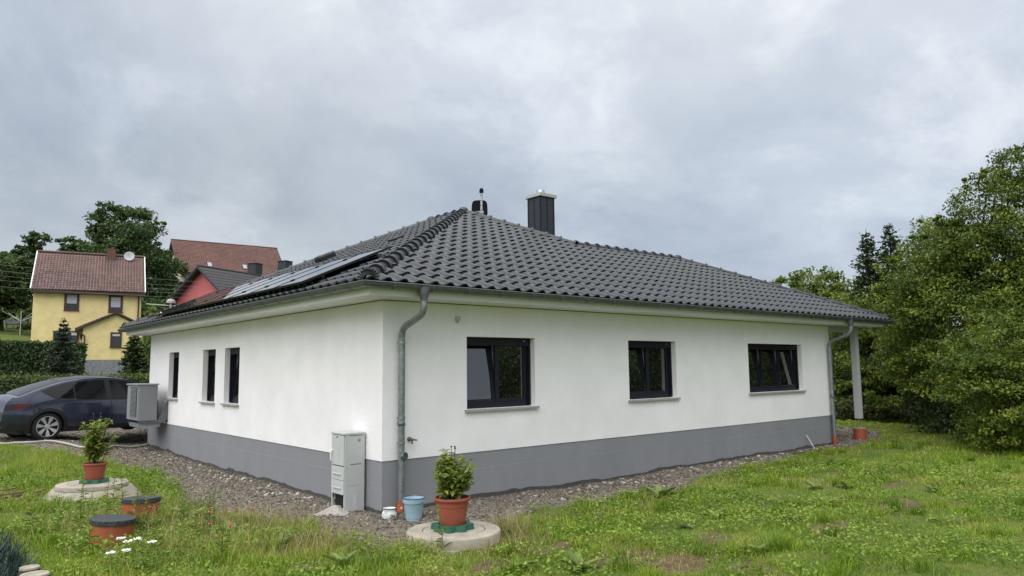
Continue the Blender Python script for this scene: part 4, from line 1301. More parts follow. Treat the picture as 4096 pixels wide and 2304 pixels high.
for sg in (-1, 1):
    # trim surround, then quarter, rear and front door glass
    up_ = [(x, roofz(x, 0.035)) for x in np.linspace(2.42, 0.15, 26)]
    lo_ = [(-0.16, 1.245), (-0.05, 1.16), (0.15, 1.055), (0.32, 1.018)] + [(x, belt(x)+0.012) for x in np.linspace(0.5, 2.55, 14)]
    side_patch('window_trim', up_ + lo_, 0.004, m_trim, car, sg)
    uq = [(x, roofz(x, 0.060)) for x in np.linspace(0.62, 0.12, 8)]
    side_patch('quarter_window', uq + [(-0.06, 1.21), (0.05, 1.13), (0.22, 1.062), (0.44, 1.035), (0.62, 1.03)], 0.008, m_cglass, car, sg)
    ur = [(x, roofz(x, 0.060)) for x in np.linspace(1.42, 0.65, 10)]
    side_patch('rear_door_window', ur + [(0.65, 1.03)] + [(x, belt(x)+0.040) for x in np.linspace(0.75, 1.44, 6)], 0.008, m_cglass, car, sg)
    uf = [(x, roofz(x, 0.060)) for x in np.linspace(2.34, 1.56, 12)]
    side_patch('front_door_window', uf + [(x, belt(x)+0.040) for x in np.linspace(1.58, 2.50, 8)], 0.008, m_cglass, car, sg)
    # black arch cladding and sill
    for wx, wz in WH:
        n = 22; po_ = []; pi_ = []
        for k in range(n+1):
            a = math.pi*(-0.12 + 1.24*k/n)
            po_.append((wx+0.475*math.cos(a), max(0.22, wz+0.468*math.sin(a)))); pi_.append((wx+0.385*math.cos(a), max(0.22, wz+0.385*math.sin(a))))
        vs = []; fs = []
        for (ax_, az_), (bx_, bz_) in zip(po_, pi_):
            vs += [(ax_, sg*(Yv(ax_, az_)+0.004), az_), (ax_, sg*(Yv(ax_, az_)+0.013), az_-0.004), (bx_, sg*(Yv(bx_, bz_)+0.014), bz_), (bx_, sg*(Yv(bx_, bz_)-0.22), bz_)]
        for k in range(n):
            for q in range(3): fs.append((4*k+q, 4*k+4+q, 4*k+5+q, 4*k+1+q))
        mm = MB(); mm.add(vs, fs); mm.build('wheel_arch', m_trim, car, smooth=40)
    side_patch('sill', [(0.44, 0.215), (2.46, 0.215), (2.46, 0.315), (0.44, 0.325)], 0.006, m_trim, car, sg)
    side_patch('bumper_cladding', [(-0.86, 0.33), (-0.45, 0.26), (-0.40, 0.33), (-0.46, 0.45), (-0.85, 0.47)], 0.004, m_trim, car, sg)
    # seams and handles
    seam = []
    def seam_line(pts, w=0.006):
        poly = [(x-w, z) for x, z in pts] + [(x+w, z) for x, z in reversed(pts)]
        side_patch('door_seam', poly, 0.0035, m_trim, car, sg)
    seam_line([(1.52, 0.99), (1.55, 0.75), (1.56, 0.5), (1.55, 0.34)])
    seam_line([(0.52, 1.02), (0.56, 0.92), (0.60, 0.82), (0.52, 0.73)])
    seam_line(bez((-0.46, 0.93), (-0.40, 1.12), (-0.12, 1.26)))
    for hx in (0.98, 2.02):
        side_patch('door_handle', [(hx-0.115, 0.842), (hx-0.06, 0.822), (hx+0.10, 0.822), (hx+0.115, 0.830), (hx+0.10, 0.842), (hx-0.06, 0.848)], 0.006, m_trim, car, sg)
    # tail lamp wrapping the rear corner
    side_patch('tail_lamp', [(-0.93, 0.80), (-0.80, 0.795), (-0.56, 0.83), (-0.36, 0.935), (-0.60, 0.945), (-0.90, 0.93)], 0.006, m_tail, car, sg)
    side_patch('tail_lamp_inner', [(-0.925, 0.815), (-0.80, 0.815), (-0.70, 0.83), (-0.70, 0.92), (-0.90, 0.92)], 0.010, m_trim, car, sg)
    # mirror
    c = Vector((2.30, sg*1.02, 1.03))
    MB().obox(c, (1,0,0.05), (0,1,0), (0,0,1), 0.09, 0.09, 0.065).build('wing_mirror', m_paint, car, bevel=0.035)
# rear glass, panoramic roof and hatch lip on the top surface
def top_patch(name, x0_, x1_, f0_, f1_, off, mat, n=14, k=10):
    vs = []; fs = []
    for i in range(n+1):
        x = x0_+(x1_-x0_)*i/n; ye = Yv(x, Zedge(x)); ze = Zedge(x); zc_ = Zc(x)
        for j in range(k+1):
            v = f0_+(f1_-f0_)*j/k
            y = ye*v; u = 1-abs(v)
            vs.append((x, y, ze+(zc_-ze)*(1-(1-u)**2.3)+off))
    for i in range(n):
        for j in range(k): fs.append((i*(k+1)+j, (i+1)*(k+1)+j, (i+1)*(k+1)+j+1, i*(k+1)+j+1))
    mm = MB(); mm.add(vs, fs); return mm.build(name, mat, car, smooth=60)
top_patch('rear_window', -0.62, 0.34, -0.86, 0.86, 0.006, m_cglass)
top_patch('panoramic_roof', 0.36, 1.95, -0.88, 0.88, 0.006, m_roofg)
top_patch('windscreen', 1.98, 2.92, -0.90, 0.90, 0.006, m_cglass)
# number plate and badge recess on the tail
MB().box((-0.985, -0.33, 0.70), (-0.972, 0.33, 0.86)).build('plate_recess', m_trim, car)
m_plate = M('number_plate', (0.75, 0.75, 0.73), 0.5)
pl_ = MB().box((-0.992, -0.26, 0.725), (-0.986, 0.26, 0.835)).build('number_plate', m_plate, car)
def glyph(ch, ox, oz, h, w, xx):
    segs = {'2': [(0,1,1,1),(1,1,1,.5),(1,.5,0,.5),(0,.5,0,0),(0,0,1,0)], '1': [(.5,0,.5,1),(.2,.8,.5,1)], 'E': [(0,0,0,1),(0,1,1,1),(0,.5,.8,.5),(0,0,1,0)]}[ch]
    mm = MB()
    for a, b2, c2, d2 in segs:
        p0 = Vector((xx, ox - a*w, oz+b2*h)); p1 = Vector((xx, ox - c2*w, oz+d2*h))
        mm.bar(p0, p1, 0.012, 0.012)
    return mm
# seen from behind, the plate's right-hand end lies towards -y
for i, ch in enumerate('221E'):
    glyph(ch, -0.035 - i*0.055, 0.74, 0.075, 0.036, -0.993).build('plate_character', m_trim, pl_)
MB().box((-0.985, -0.75, 0.42), (-0.93, 0.75, 0.55)).build('rear_diffuser', m_trim, car, bevel=0.01)
# wheels
for wx, wz in WH:
    for sg in (-1, 1):
        yo = sg*0.925; ax = Vector((0, sg, 0)); c = Vector((wx, yo, wz))
        ty = MB().lathe([(0.235, -0.225), (0.30, -0.235), (0.338, -0.215), (0.352, -0.17), (0.352, -0.045), (0.338, -0.008), (0.30, 0.008), (0.262, 0.004), (0.250, -0.015)], c, 48, axis=ax, cap=False).build('wheel', m_tyre, car, smooth=40)
        MB().lathe([(0.255, -0.04), (0.252, 0.0), (0.238, 0.004), (0.232, -0.02), (0.228, -0.05), (0.02, -0.06)], c, 44, axis=ax).build('rim_back', m_trim, ty, smooth=40)
        MB().lathe([(0.256, -0.012), (0.258, 0.004), (0.246, 0.007), (0.240, 0.0), (0.240, -0.012)], c, 44, axis=ax, cap=False).build('rim_ring', m_rimm, ty, smooth=40)
        X = Vector((1, 0, 0)); Y2 = Vector((0, 0, 1))
        for k in range(7):
            a0 = 2*math.pi*k/7 + 0.22
            def pp(r, da, h): return c + (X*math.cos(a0+da) + Y2*math.sin(a0+da))*r + ax*h
            sp = MB(); sp.prism([pp(0.045, -0.30, -0.030), pp(0.236, -0.13, -0.016), pp(0.240, 0.08, -0.016), pp(0.236, 0.29, -0.016), pp(0.055, 0.30, -0.030)], ax*0.022)
            sp.build('spoke', m_rimm, ty)
        MB().lathe([(0.066, -0.02), (0.062, 0.0), (0.03, 0.006), (0.028, 0.002), (0.0, 0.002)], c, 20, axis=ax).build('hub_cap', m_rimm, ty, smooth=40)
# things inside, seen dimly: nothing, the glass is dark

# ------------------------------------------------------------------ neighbouring houses
m_yel = M('yellow_render', (0.77, 0.63, 0.31), 0.9, spec=0.2, var=0.10, vscale=2.2, bump=0.5, bscale=14)
m_brown = M('brown_wood', (0.055, 0.028, 0.022), 0.6, var=0.15, vscale=5)
m_rtile = M('weathered_red_tile', (0.145, 0.088, 0.078), 0.75, var=0.25, vscale=1.2, orand=0.25)
m_rtile2 = M('red_brown_tile', (0.115, 0.052, 0.042), 0.75, var=0.25, vscale=0.6)
m_btile = M('black_roof_tile', (0.026, 0.024, 0.027), 0.55, var=0.15, vscale=1.5)
m_pink = M('pink_render', (0.50, 0.14, 0.145), 0.85, var=0.06, vscale=2)
m_cream = M('cream_render', (0.55, 0.50, 0.40), 0.9, var=0.08, vscale=1)
m_stone = M('grey_stone_base', (0.16, 0.165, 0.185), 0.85, rgb2=(0.26, 0.265, 0.29), vscale=6, bump=0.5, bscale=12)
m_brick = M('chimney_brick', (0.13, 0.065, 0.05), 0.85, var=0.25, vscale=10)
m_dbrick = M('dark_chimney', (0.028, 0.030, 0.036), 0.7, var=0.2, vscale=6)
m_wg = M('house_glass', (0.02, 0.022, 0.026), 0.05, ior=1.6)
m_net = M('window_net', (0.42, 0.43, 0.48), 0.9, var=0.12, vscale=9, stretch=(9, 1, 0.6))
m_blind = M('window_blind', (0.50, 0.51, 0.50), 0.8)

def tile_mesh_small(w, L, amp, mat, name='roof_tile'):
    n = 5; vs = []; fs = []
    for y, dz_ in ((-0.002, -0.02), (0.0, 0.022), (L*1.06, 0.0)):
        for k in range(n):
            s_ = k/(n-1); vs.append((s_*w*1.03, y, amp*math.sin(math.pi*s_)**1.3 + dz_))
    for r in range(2):
        for k in range(n-1): fs.append((r*n+k, r*n+k+1, (r+1)*n+k+1, (r+1)*n+k))
    me = bpy.data.meshes.new(name); me.from_pydata(vs, [], fs); me.materials.append(mat)
    for p in me.polygons: p.use_smooth = True
    me.set_sharp_from_angle(angle=RAD(45))
    return me, vs, fs
def tile_slope(parent, o, ux, uy, n, Wd, Ln, w, L, amp, mat, singles, seed=1, skip=None):
    """tiles on a rectangular slope in local coordinates; the largest ones singly, the rest joined"""
    me, tv_, tf_ = tile_mesh_small(w, L, amp, mat)
    rr = random.Random(seed); cols = int(Wd/w); rows = int(Ln/L)
    rv = []; rf = []; cnt = 0; sg = 0
    order = [(k, j) for k in range(rows) for j in range(cols)]
    for k, j in order:
        mat_ = frame_matrix(ux, uy, n, Vector(o) + ux*(j*w) + uy*(k*L) + n*rr.uniform(-0.006, 0.006)) @ Matrix.Rotation(RAD(rr.uniform(-1.2, 1.2)), 4, 'Z')
        if sg < singles:
            ob = bpy.data.objects.new('roof_tile', me); COL.objects.link(ob); ob.parent = parent; ob.matrix_local = mat_; sg += 1
        else:
            rv += [mat_ @ Vector(p) for p in tv_]; rf += [[i+cnt for i in f] for f in tf_]; cnt += len(tv_)
    if rv:
        m2 = bpy.data.meshes.new('roof_tiles'); m2.from_pydata(rv, [], rf)
        for p in m2.polygons: p.use_smooth = True
        m2.set_sharp_from_angle(angle=RAD(45))
        tag(link('roof_tiles', m2, mat, parent), kind='stuff')
def house_window(parent, x0, x1, z0, z1, y, fr=0.12, kind='net', surround=True):
    w = MB()
    w.box((x0, y-0.05, z0), (x0+fr, y-0.002, z1)).box((x1-fr, y-0.05, z0), (x1, y-0.002, z1)).box((x0+fr, y-0.05, z0), (x1-fr, y-0.002, z0+fr)).box((x0+fr, y-0.05, z1-fr), (x1-fr, y-0.002, z1))
    o = w.build('window', m_brown, parent)
    MB().box((x0+fr, y-0.020, z0+fr), (x1-fr, y-0.012, z1-fr)).build('pane', m_wg, o)
    if kind == 'net':
        MB().box((x0+fr+0.02, y-0.026, z0+fr+(z1-z0)*0.28), (x1-fr-0.02, y-0.022, z1-fr-0.02)).build('net_curtain', m_net, o)
    elif kind == 'blind':
        MB().box((x0+fr+0.02, y-0.026, z1-fr-(z1-z0)*0.2), (x1-fr-0.02, y-0.022, z1-fr-0.02)).build('blind', m_blind, o)
        MB().box((x0+fr+0.02, y-0.025, z0+fr+(z1-z0)*0.18), (x1-fr-0.02, y-0.023, z1-fr-(z1-z0)*0.2-0.02)).build('net_curtain', m_net, o)
    elif kind == 'dark':
        MB().box((x0+fr+0.02, y-0.026, z1-fr-(z1-z0)*0.16), (x1-fr-0.02, y-0.022, z1-fr-0.02)).build('blind', m_blind, o)
    MB().box((x0-0.03, y-0.09, z0-0.05), (x1+0.03, y-0.002, z0-0.002)).build('sill', m_brown, o)
    return o

# yellow house, local x along its front
yh = thing('yellow_house', (1.66, 49.70, 1.0), 'two storey yellow house with weathered red tile roof and porch gable', 'house', rotz=RAD(-11.1))
Ly, Dy, ze, zr = 6.60, 6.8, 6.05, 9.15      # heights above the base at z = 1
tag(MB().box((0, 0, -1.5), (Ly, Dy, ze-0.1)).build('wall', m_yel, yh))
MB().prism([(0, 0.0, ze-0.098), (0, Dy, ze-0.098), (0, Dy/2, zr-0.15)], (Ly, 0, 0)).build('gable_wall', m_yel, yh)
pt = math.atan2(zr-ze, Dy/2+0.32); cy_, sy_ = math.cos(pt), math.sin(pt)
sl = (Dy/2+0.32)/cy_
MB().prism([(-0.14, -0.32, ze-0.05), (-0.14, Dy/2, zr-0.05), (-0.14, Dy+0.32, ze-0.05), (-0.14, Dy+0.32, ze-0.17), (-0.14, Dy/2, zr-0.19), (-0.14, -0.32, ze-0.17)], (Ly+0.36, 0, 0)).build('roof_deck', m_brown, yh)
tile_slope(yh, (-0.14, -0.36, ze-0.035), Vector((1,0,0)), Vector((0,cy_,sy_)), Vector((0,-sy_,cy_)), Ly+0.38, sl+0.02, 0.19, 0.272, 0.075, m_rtile, 300, 4)
MB().box((-0.16, -0.40, ze-0.26), (Ly+0.24, -0.02, ze-0.10)).build('eaves_board', m_brown, yh)
for xx in (-0.17, Ly+0.22):
    MB().obox((xx, Dy/4-0.16, (ze+zr)/2+0.01), (1,0,0), (0,cy_,sy_), (0,-sy_,cy_), 0.035, sl/2, 0.05).build('verge_strip', m_white, yh)
MB().tube([(-0.14, Dy/2, zr+0.02), (Ly+0.2, Dy/2, zr+0.02)], 0.09, 8).build('ridge_tiles', m_rtile, yh)
chy = MB().box((4.25, Dy/2-0.75, zr-1.0), (4.85, Dy/2-0.15, zr+0.42)).build('chimney', m_brick, yh)
MB().box((4.22, Dy/2-0.78, zr-0.62), (4.88, Dy/2-0.12, zr-0.48)).build('flashing', m_zinc, chy)
house_window(yh, 1.82, 2.72, 4.66, 5.88, 0.0, 0.13, 'net')
house_window(yh, 4.52, 5.42, 4.60, 5.82, 0.0, 0.13, 'blind')
house_window(yh, 1.28, 2.80, 1.9, 3.22, 0.0, 0.09, 'dark')
MB().tube([(6.42, -0.10, ze-0.2), (6.42, -0.10, 2.0)], 0.05, 8).build('downpipe', m_brown, yh)
MB().box((-0.05, 1.2, 3.6), (-0.002, 1.9, 4.8)).build('side_window', m_brown, yh)
MB().box((-0.05, 1.0, 1.5), (-0.002, 1.8, 2.3)).build('side_window', m_brown, yh)
# heart plaque
hpts_ = []
for k in range(30):
    a = 2*math.pi*k/30
    hpts_.append((0.62 + 0.0115*16*math.sin(a)**3, -0.03, 2.05 + 0.0125*(13*math.cos(a)-5*math.cos(2*a)-2*math.cos(3*a)-math.cos(4*a))))
MB().prism(hpts_, (0, 0.025, 0)).build('heart_plaque', M('plaque_grey', (0.06, 0.065, 0.08), 0.6, rgb2=(0.16, 0.17, 0.20), vscale=16), yh)
# porch annex
ax0, ax1, ay = 3.10, 6.72, -3.0
pe, pa, pax = 3.38, 4.42, 5.02
MB().prism([(ax0, ay, -1.5), (ax1, ay, -1.5), (ax1, ay, pe-0.08), (pax, ay, pa-0.20), (ax0, ay, pe-0.08)], (0, -ay-0.002, 0)).build('porch_wall', m_yel, yh)
MB().box((ax0-0.03, ay-0.04, -1.5), (ax1+0.03, ay-0.002, 1.17)).build('stone_base', m_stone, yh)
for side in (0, 1):
    xe = ax0-0.45 if side == 0 else ax1+0.55
    zl = pe-0.18 if side == 0 else pe-0.12
    MB().prism([(xe, ay-0.25, zl), (pax, ay-0.25, pa-0.02), (pax, ay-0.25, pa-0.15), (xe, ay-0.25, zl-0.13)], (0, -ay+0.24, 0)).build('porch_roof', m_brown, yh)
    tile_slope(yh, (xe, ay-0.26, zl+0.02) if side == 0 else (xe, 0.0, zl+0.02), Vector((0,1,0)) if side == 1 else Vector((0,1,0)), (Vector((pax-xe, 0, pa-zl-0.04))).normalized(), Vector((-(pa-zl)*(1 if side == 0 else -1), 0, abs(pax-xe))).normalized(), 2.9 if side == 0 else 0.0, 2.4, 0.19, 0.27, 0.04, m_rtile, 0, 6)
house_window(yh, 4.72, 5.40, 2.02, 3.02, ay, 0.10, 'dark')
MB().tube(arc_path([(ax0-0.35, ay-0.22, pe-0.2), (ax0-0.30, ay-0.2, pe-0.42), (ax0+0.12, ay-0.09, pe-0.6), (ax0+0.12, ay-0.09, 1.0)], 0.1, 4), 0.045, 8).build('porch_downpipe', m_brown, yh)
lan = MB().box((2.90, -0.28, 2.66), (3.02, -0.16, 2.86)).lathe([(0.10, 0), (0.02, 0.10)], (2.96, -0.22, 2.86), 8).tube([(2.96, -0.22, 2.66), (3.02, -0.2, 2.5), (3.04, -0.02, 2.55)], 0.015, 6)
lan.build('wall_lantern', m_black, yh)
dsh = thing('satellite_dish', (7.85, 51.35, 10.05), 'small pale satellite dish on the yellow house roof ridge', 'satellite dish')
dd = Vector((-0.35, -1, 0.25)).normalized()
MB().lathe([(0.02, 0.0), (0.22, 0.02), (0.36, 0.065), (0.365, 0.075), (0.22, 0.03), (0.0, 0.012)], (7.85, 51.35, 10.08), 24, axis=dd).build('dish', M('dish_grey', (0.42, 0.43, 0.45), 0.5), dsh, smooth=40)
MB().tube([(7.86, 51.40, 9.7), (7.86, 51.40, 10.22)], 0.03, 8).build('mast', m_mast, dsh)
MB().tube([Vector((7.85, 51.35, 10.05)), Vector((7.85, 51.35, 10.15))+dd*0.4], 0.015, 6).build('feed_arm', m_mast, dsh)

# pink house with black roof
ph = thing('pink_house', (12.0, 48.55, 1.5), 'pink gabled house with black tiled roof partly behind the solar panels', 'house', rotz=RAD(27))
Lp, hw, za, zep = 13.0, 3.9, 7.85, 4.45     # ridge length, half width, apex and eaves height
MB().prism([(0.6, -hw, -2), (0.6, hw, -2), (0.6, hw, zep), (0.6, 0, za-0.25), (0.6, -hw, zep)], (Lp-0.9, 0, 0)).build('wall', m_pink, ph)
pt = math.atan2(za-zep, hw); sl = (hw+0.45)/math.cos(pt)
for sgn in (-1, 1):
    e_ = Vector((0, sgn*(hw+0.45), za-(hw+0.45)*math.tan(pt)))
    MB().prism([e_, Vector((0, 0, za)), Vector((0, 0, za-0.20)), e_-Vector((0, 0, 0.2))], (Lp, 0, 0)).build('roof_deck', m_dbrick, ph)
    MB().prism([e_+Vector((-0.02,0,0.05)), Vector((-0.02, 0, za+0.05)), Vector((-0.02, 0, za-0.16)), e_+Vector((-0.02,0,-0.16))], (0.12, 0, 0)).build('verge_board', m_dbrick, ph)
    MB().prism([e_+Vector((-0.05,0,0.02)), Vector((-0.05, 0, za+0.02)), Vector((-0.05, 0, za-0.02)), e_+Vector((-0.05,0,-0.02))], (0.02, 0, 0)).build('verge_strip', m_zinc, ph)
u = Vector((0, math.cos(pt), math.sin(pt)))
tile_slope(ph, (0.05, -(hw+0.45), za-(hw+0.45)*math.tan(pt)+0.03), Vector((1,0,0)), u, Vector((0,-math.sin(pt),math.cos(pt))), Lp-0.1, sl, 0.22, 0.40, 0.045, m_btile, 0, 8)
MB().tube([(0, 0, za+0.03), (Lp, 0, za+0.03)], 0.10, 8).build('ridge_tiles', m_btile, ph)
for xx, w_, h_ in ((6.4, 0.42, 1.05), (10.2, 0.45, 1.75)):
    c_ = MB().box((xx, 0.15, za-1.0), (xx+2*w_, 0.15+2*w_, za+h_)).build('chimney', m_dbrick, ph)
    MB().box((xx-0.05, 0.1, za+h_), (xx+2*w_+0.05, 0.2+2*w_, za+h_+0.06)).build('cover', m_dbrick, c_)
MB().box((0.55, -1.1, 3.0), (0.598, -0.35, 4.2)).build('window', m_brown, ph)
MB().box((0.55, -3.3, 3.1), (0.598, -2.5, 4.3)).build('window', m_brown, ph)
# cross wing behind
MB().prism([(8.6, 0.8, za-2.4), (8.6, 7, za-2.4), (8.6, 7, za-0.2), (8.6, 0.8, za-0.2)], (3.2, 0, 0)).build('rear_wing', m_dbrick, ph)

# long red-brown roofed house up the hill
rh = thing('red_roofed_house', (17.9, 75.0, 5.0), 'large cream house with long red brown tiled roof on the hill', 'house', rotz=RAD(-5.2))
Lr_, Dr = 12.25, 9.4; zer, zrr = 7.2, 11.5
MB().box((0.5, 0.4, -2), (Lr_-0.4, Dr-0.4, zer+0.1)).build('wall', m_cream, rh)
MB().prism([(0.5, 0.4, zer+0.1), (0.5, Dr-0.4, zer+0.1), (0.5, Dr/2, zrr-0.3)], (Lr_-0.9, 0, 0)).build('gable_wall', m_cream, rh)
pt = math.atan2(zrr-zer, Dr/2)
MB().prism([(0, 0, zer), (0, Dr/2, zrr), (0, Dr, zer), (0, Dr, zer-0.2), (0, Dr/2, zrr-0.2), (0, 0, zer-0.2)], (Lr_, 0, 0)).build('roof_deck', m_brown, rh)
tile_slope(rh, (0, -0.05, zer+0.02), Vector((1,0,0)), Vector((0,math.cos(pt),math.sin(pt))), Vector((0,-math.sin(pt),math.cos(pt))), Lr_, Dr/2/math.cos(pt)+0.05, 0.205, 0.27, 0.05, m_rtile2, 0, 12)
MB().tube([(0, Dr/2, zrr+0.02), (Lr_, Dr/2, zrr+0.02)], 0.11, 8).build('ridge_tiles', m_rtile2, rh)
u = Vector((0,math.cos(pt),math.sin(pt))); nn = Vector((0,-math.sin(pt),math.cos(pt)))
for xx in (3.55, 7.45):
    c0_ = Vector((xx, 0, zer)) + u*1.7 + nn*0.10
    sk = MB().obox(c0_, (1,0,0), u, nn, 0.28, 0.42, 0.05).build('skylight', m_brown, rh)
    MB().obox(c0_+nn*0.056, (1,0,0), u, nn, 0.22, 0.36, 0.004).build('pane', M('skylight_glass', (0.30, 0.32, 0.35), 0.1, ior=1.7), sk)
MB().tube([(0.3, 0.1, zer-0.1), (0.9, 0.3, zer-0.5), (0.9, 0.33, 1)], 0.06, 8).build('downpipe', m_brown, rh)

# small post with cap and bar beyond the roof edge, wires, rotary dryer, bench, white fence
lp = thing('capped_post', (6.0, 33.1, 1.0), 'small grey post with square cap and horizontal bar beyond the roof edge', 'post')
MB().tube([(6.02, 33.1, 0.3), (6.02, 33.1, 5.05)], 0.055, 10).build('post', m_mast, lp)
MB().lathe([(0.24, 0), (0.24, 0.10), (0.15, 0.22), (0.02, 0.24)], (6.02, 33.1, 5.05), 4).build('cap', M('cap_grey', (0.34, 0.33, 0.31), 0.6), lp)
MB().tube([(5.0, 33.95, 5.02), (6.7, 32.6, 4.84)], 0.022, 8).build('bar', m_mast, lp)
m_cable = M('cable', (0.30, 0.31, 0.32), 0.6)
wl = ['topmost', 'second from the top', 'third from the top', 'fourth from the top', 'lowest']
for i, (a_, b2) in enumerate([((-1.4, 46.6, 7.9), (12.2, 48.2, 8.1)), ((-1.4, 46.6, 7.5), (12.0, 48.2, 7.7)), ((-1.4, 46.65, 7.2), (11.9, 48.2, 7.4)), ((-1.4, 46.7, 6.9), (11.8, 48.2, 7.15)), ((-1.4, 46.75, 6.45), (11.8, 48.2, 6.85))]):
    a_, b2 = Vector(a_)-Vector((6, 0.7, -0.6)), Vector(b2); pts = []
    for k in range(13):
        u_ = k/12; q = a_*(1-u_)+b2*u_; q.z -= 0.35*4*u_*(1-u_)*0.5; pts.append(q)
    tag(MB().tube(pts, 0.006, 5).build('overhead_wire', m_cable), 'thin overhead wire crossing the yellow house, '+wl[i]+' of five', 'wire', 'overhead wires')
rd = thing('rotary_dryer', (2.7, 64.9, gzf(2.7, 64.9)), 'folded out rotary clothes dryer on the lawn left of the yellow house', 'clothes dryer')
gz_ = gzf(2.7, 64.9)
MB().tube([(2.7, 64.9, gz_-0.2), (2.7, 64.9, gz_+1.9)], 0.04, 8).build('pole', m_mast, rd)
for k in range(4):
    a = k*math.pi/2+0.5
    MB().tube([(2.7, 64.9, gz_+1.0), (2.7+1.6*math.cos(a), 64.9+1.6*math.sin(a), gz_+1.8)], 0.03, 6).build('arm', m_mast, rd)
bn = thing('garden_bench', (3.2, 73.5, gzf(3.2, 73.5)), 'low wooden garden bench at the edge of the far lawn', 'bench')
gz_ = gzf(3.2, 73.5)
MB().box((2.4, 73.3, gz_+0.4), (4.2, 73.8, gz_+0.5)).build('seat', m_post, bn); MB().box((2.4, 73.78, gz_+0.5), (4.2, 73.84, gz_+0.95)).build('backrest', m_post, bn)
for xx in (2.5, 4.0): MB().box((xx, 73.35, gz_-0.1), (xx+0.1, 73.75, gz_+0.398)).build('leg', m_post, bn)
pf = thing('white_picket_fence', (-2.0, 46.6, 2.8), 'white picket fence above the tall hedge left of the yellow house', 'fence')
for i in range(46):
    xx = -3.6 + i*0.115
    MB().box((xx, 46.55, 2.3), (xx+0.085, 46.58, 3.37)).build('picket', m_white, pf)
MB().box((-3.6, 46.585, 2.6), (1.7, 46.63, 2.7)).box((-3.6, 46.585, 3.1), (1.7, 46.63, 3.2)).build('rail', m_white, pf)

# ------------------------------------------------------------------ vegetation
def leaf_cloud(ells, n, size, rng, clump=0.28, per=38, shell=0.5, flat=0.35, tint=0.0):
    """leaf rhombi gathered in clumps through a union of ellipsoids (x,y,z,rxy,rz)"""
    vol = np.array([e[3]*e[3]*e[4] for e in ells])**(0.72); vol = vol/vol.sum()
    ncl = max(8, n//per)
    pick = rng.choice(len(ells), ncl, p=vol)
    E_ = np.array(ells)[pick]
    d = rng.normal(size=(ncl, 3)); d /= np.linalg.norm(d, axis=1, keepdims=True)
    r = shell + (1-shell)*rng.random(ncl)**0.6
    ctr = E_[:, :3] + d*np.stack([E_[:,3], E_[:,3], E_[:,4]], 1)*r[:, None]*1.0
    cs = clump*np.minimum(E_[:,3], E_[:,4]*1.2)*(0.6+0.8*rng.random(ncl))
    k = rng.integers(0, ncl, n)
    off = rng.normal(size=(n, 3)); off /= np.linalg.norm(off, axis=1, keepdims=True)
    off = off*(1.55*rng.random(n)**0.42)[:, None]*np.array([1, 1, 0.55])
    c = ctr[k] + off*cs[k][:, None]
    # leaf frame
    out = c - E_[k][:, :3]; out /= (np.linalg.norm(out, axis=1, keepdims=True)+1e-6)
    dirv = out*0.6 + rng.normal(size=(n, 3))*0.8 + np.array([0, 0, -0.25]); dirv /= np.linalg.norm(dirv, axis=1, keepdims=True)
    nr = rng.normal(size=(n, 3))*flat*1.6 + np.array([0, 0, 1.0]) + out*0.4
    side = np.cross(dirv, nr); side /= (np.linalg.norm(side, axis=1, keepdims=True)+1e-6)
    nn = np.cross(side, dirv)
    s = size*(0.6+0.8*rng.random(n))[:, None]
    v = np.stack([c-dirv*s*0.5, c+side*s*0.30+nn*s*0.05, c+dirv*s*0.5-nn*s*0.08, c-side*s*0.30+nn*s*0.05], 1).reshape(-1, 3)
    crnd = rng.random(ncl)
    rn = np.clip(0.68*crnd[k] + 0.40*rng.random(n) - 0.04 + tint, 0, 1)
    return v, np.arange(4*n).reshape(-1, 4), np.repeat(rn, 4), ctr
def tree(name, label, ells, n, size, mat, base, seed, trunk_r=0.16, limbs=14, group=None, clump=0.28, shell=0.5, per=38, cat='tree', trunk=True, sprays=0):
    rng = np.random.default_rng(seed)
    if sprays:      # twig ends that poke out of the main masses
        big_ = [e for e in ells]; ells = list(ells)
        for i in range(sprays):
            e = big_[int(rng.integers(0, len(big_)))]
            d_ = rng.normal(size=3); d_[2] = abs(d_[2])*0.9+0.1; d_ /= np.linalg.norm(d_)
            f_ = rng.uniform(0.82, 1.04); r_ = rng.uniform(0.15, 0.30)*e[3]
            ells.append((e[0]+d_[0]*e[3]*f_, e[1]+d_[1]*e[3]*f_, e[2]+d_[2]*e[4]*f_, r_, r_*rng.uniform(0.5, 0.9)))
    p = thing(name, base, label, cat, group)
    v, f, rn, ctr = leaf_cloud(ells, n, size, rng, clump=clump, shell=shell, per=per)
    o = link('crown', np_mesh('crown', v - np.array(base), f, rn), mat, p, base)
    m = MB(); b0 = Vector(base)-Vector((0, 0, 0.3))
    top = Vector(tuple(np.mean([e[:3] for e in ells], axis=0)))
    if trunk:
        fork = b0*0.45 + Vector((top.x, top.y, top.z))*0.55
        m.tube([b0, (b0*0.6+fork*0.4)+Vector((0.05, 0.04, 0)), fork, top], [trunk_r*1.25, trunk_r, trunk_r*0.75, trunk_r*0.3], 9)
        for i in range(limbs):
            q = Vector(tuple(ctr[int(rng.integers(0, len(ctr)))]))
            u = rng.uniform(0.25, 0.95); s = fork*(1-u)+top*u if rng.random() < 0.6 else b0*(0.5*(1-u)) + fork*(1-0.5*(1-u))
            md = (s+q)/2 + Vector((0, 0, 0.08*(q-s).length))
            m.tube([s, md, q], [trunk_r*0.32, trunk_r*0.2, trunk_r*0.06], 5, cap=False)
        m.build('trunk', m_bark2, p, smooth=60)
    return p
m_bark2 = M('tree_bark', (0.06, 0.05, 0.04), 0.9, var=0.3, vscale=8)
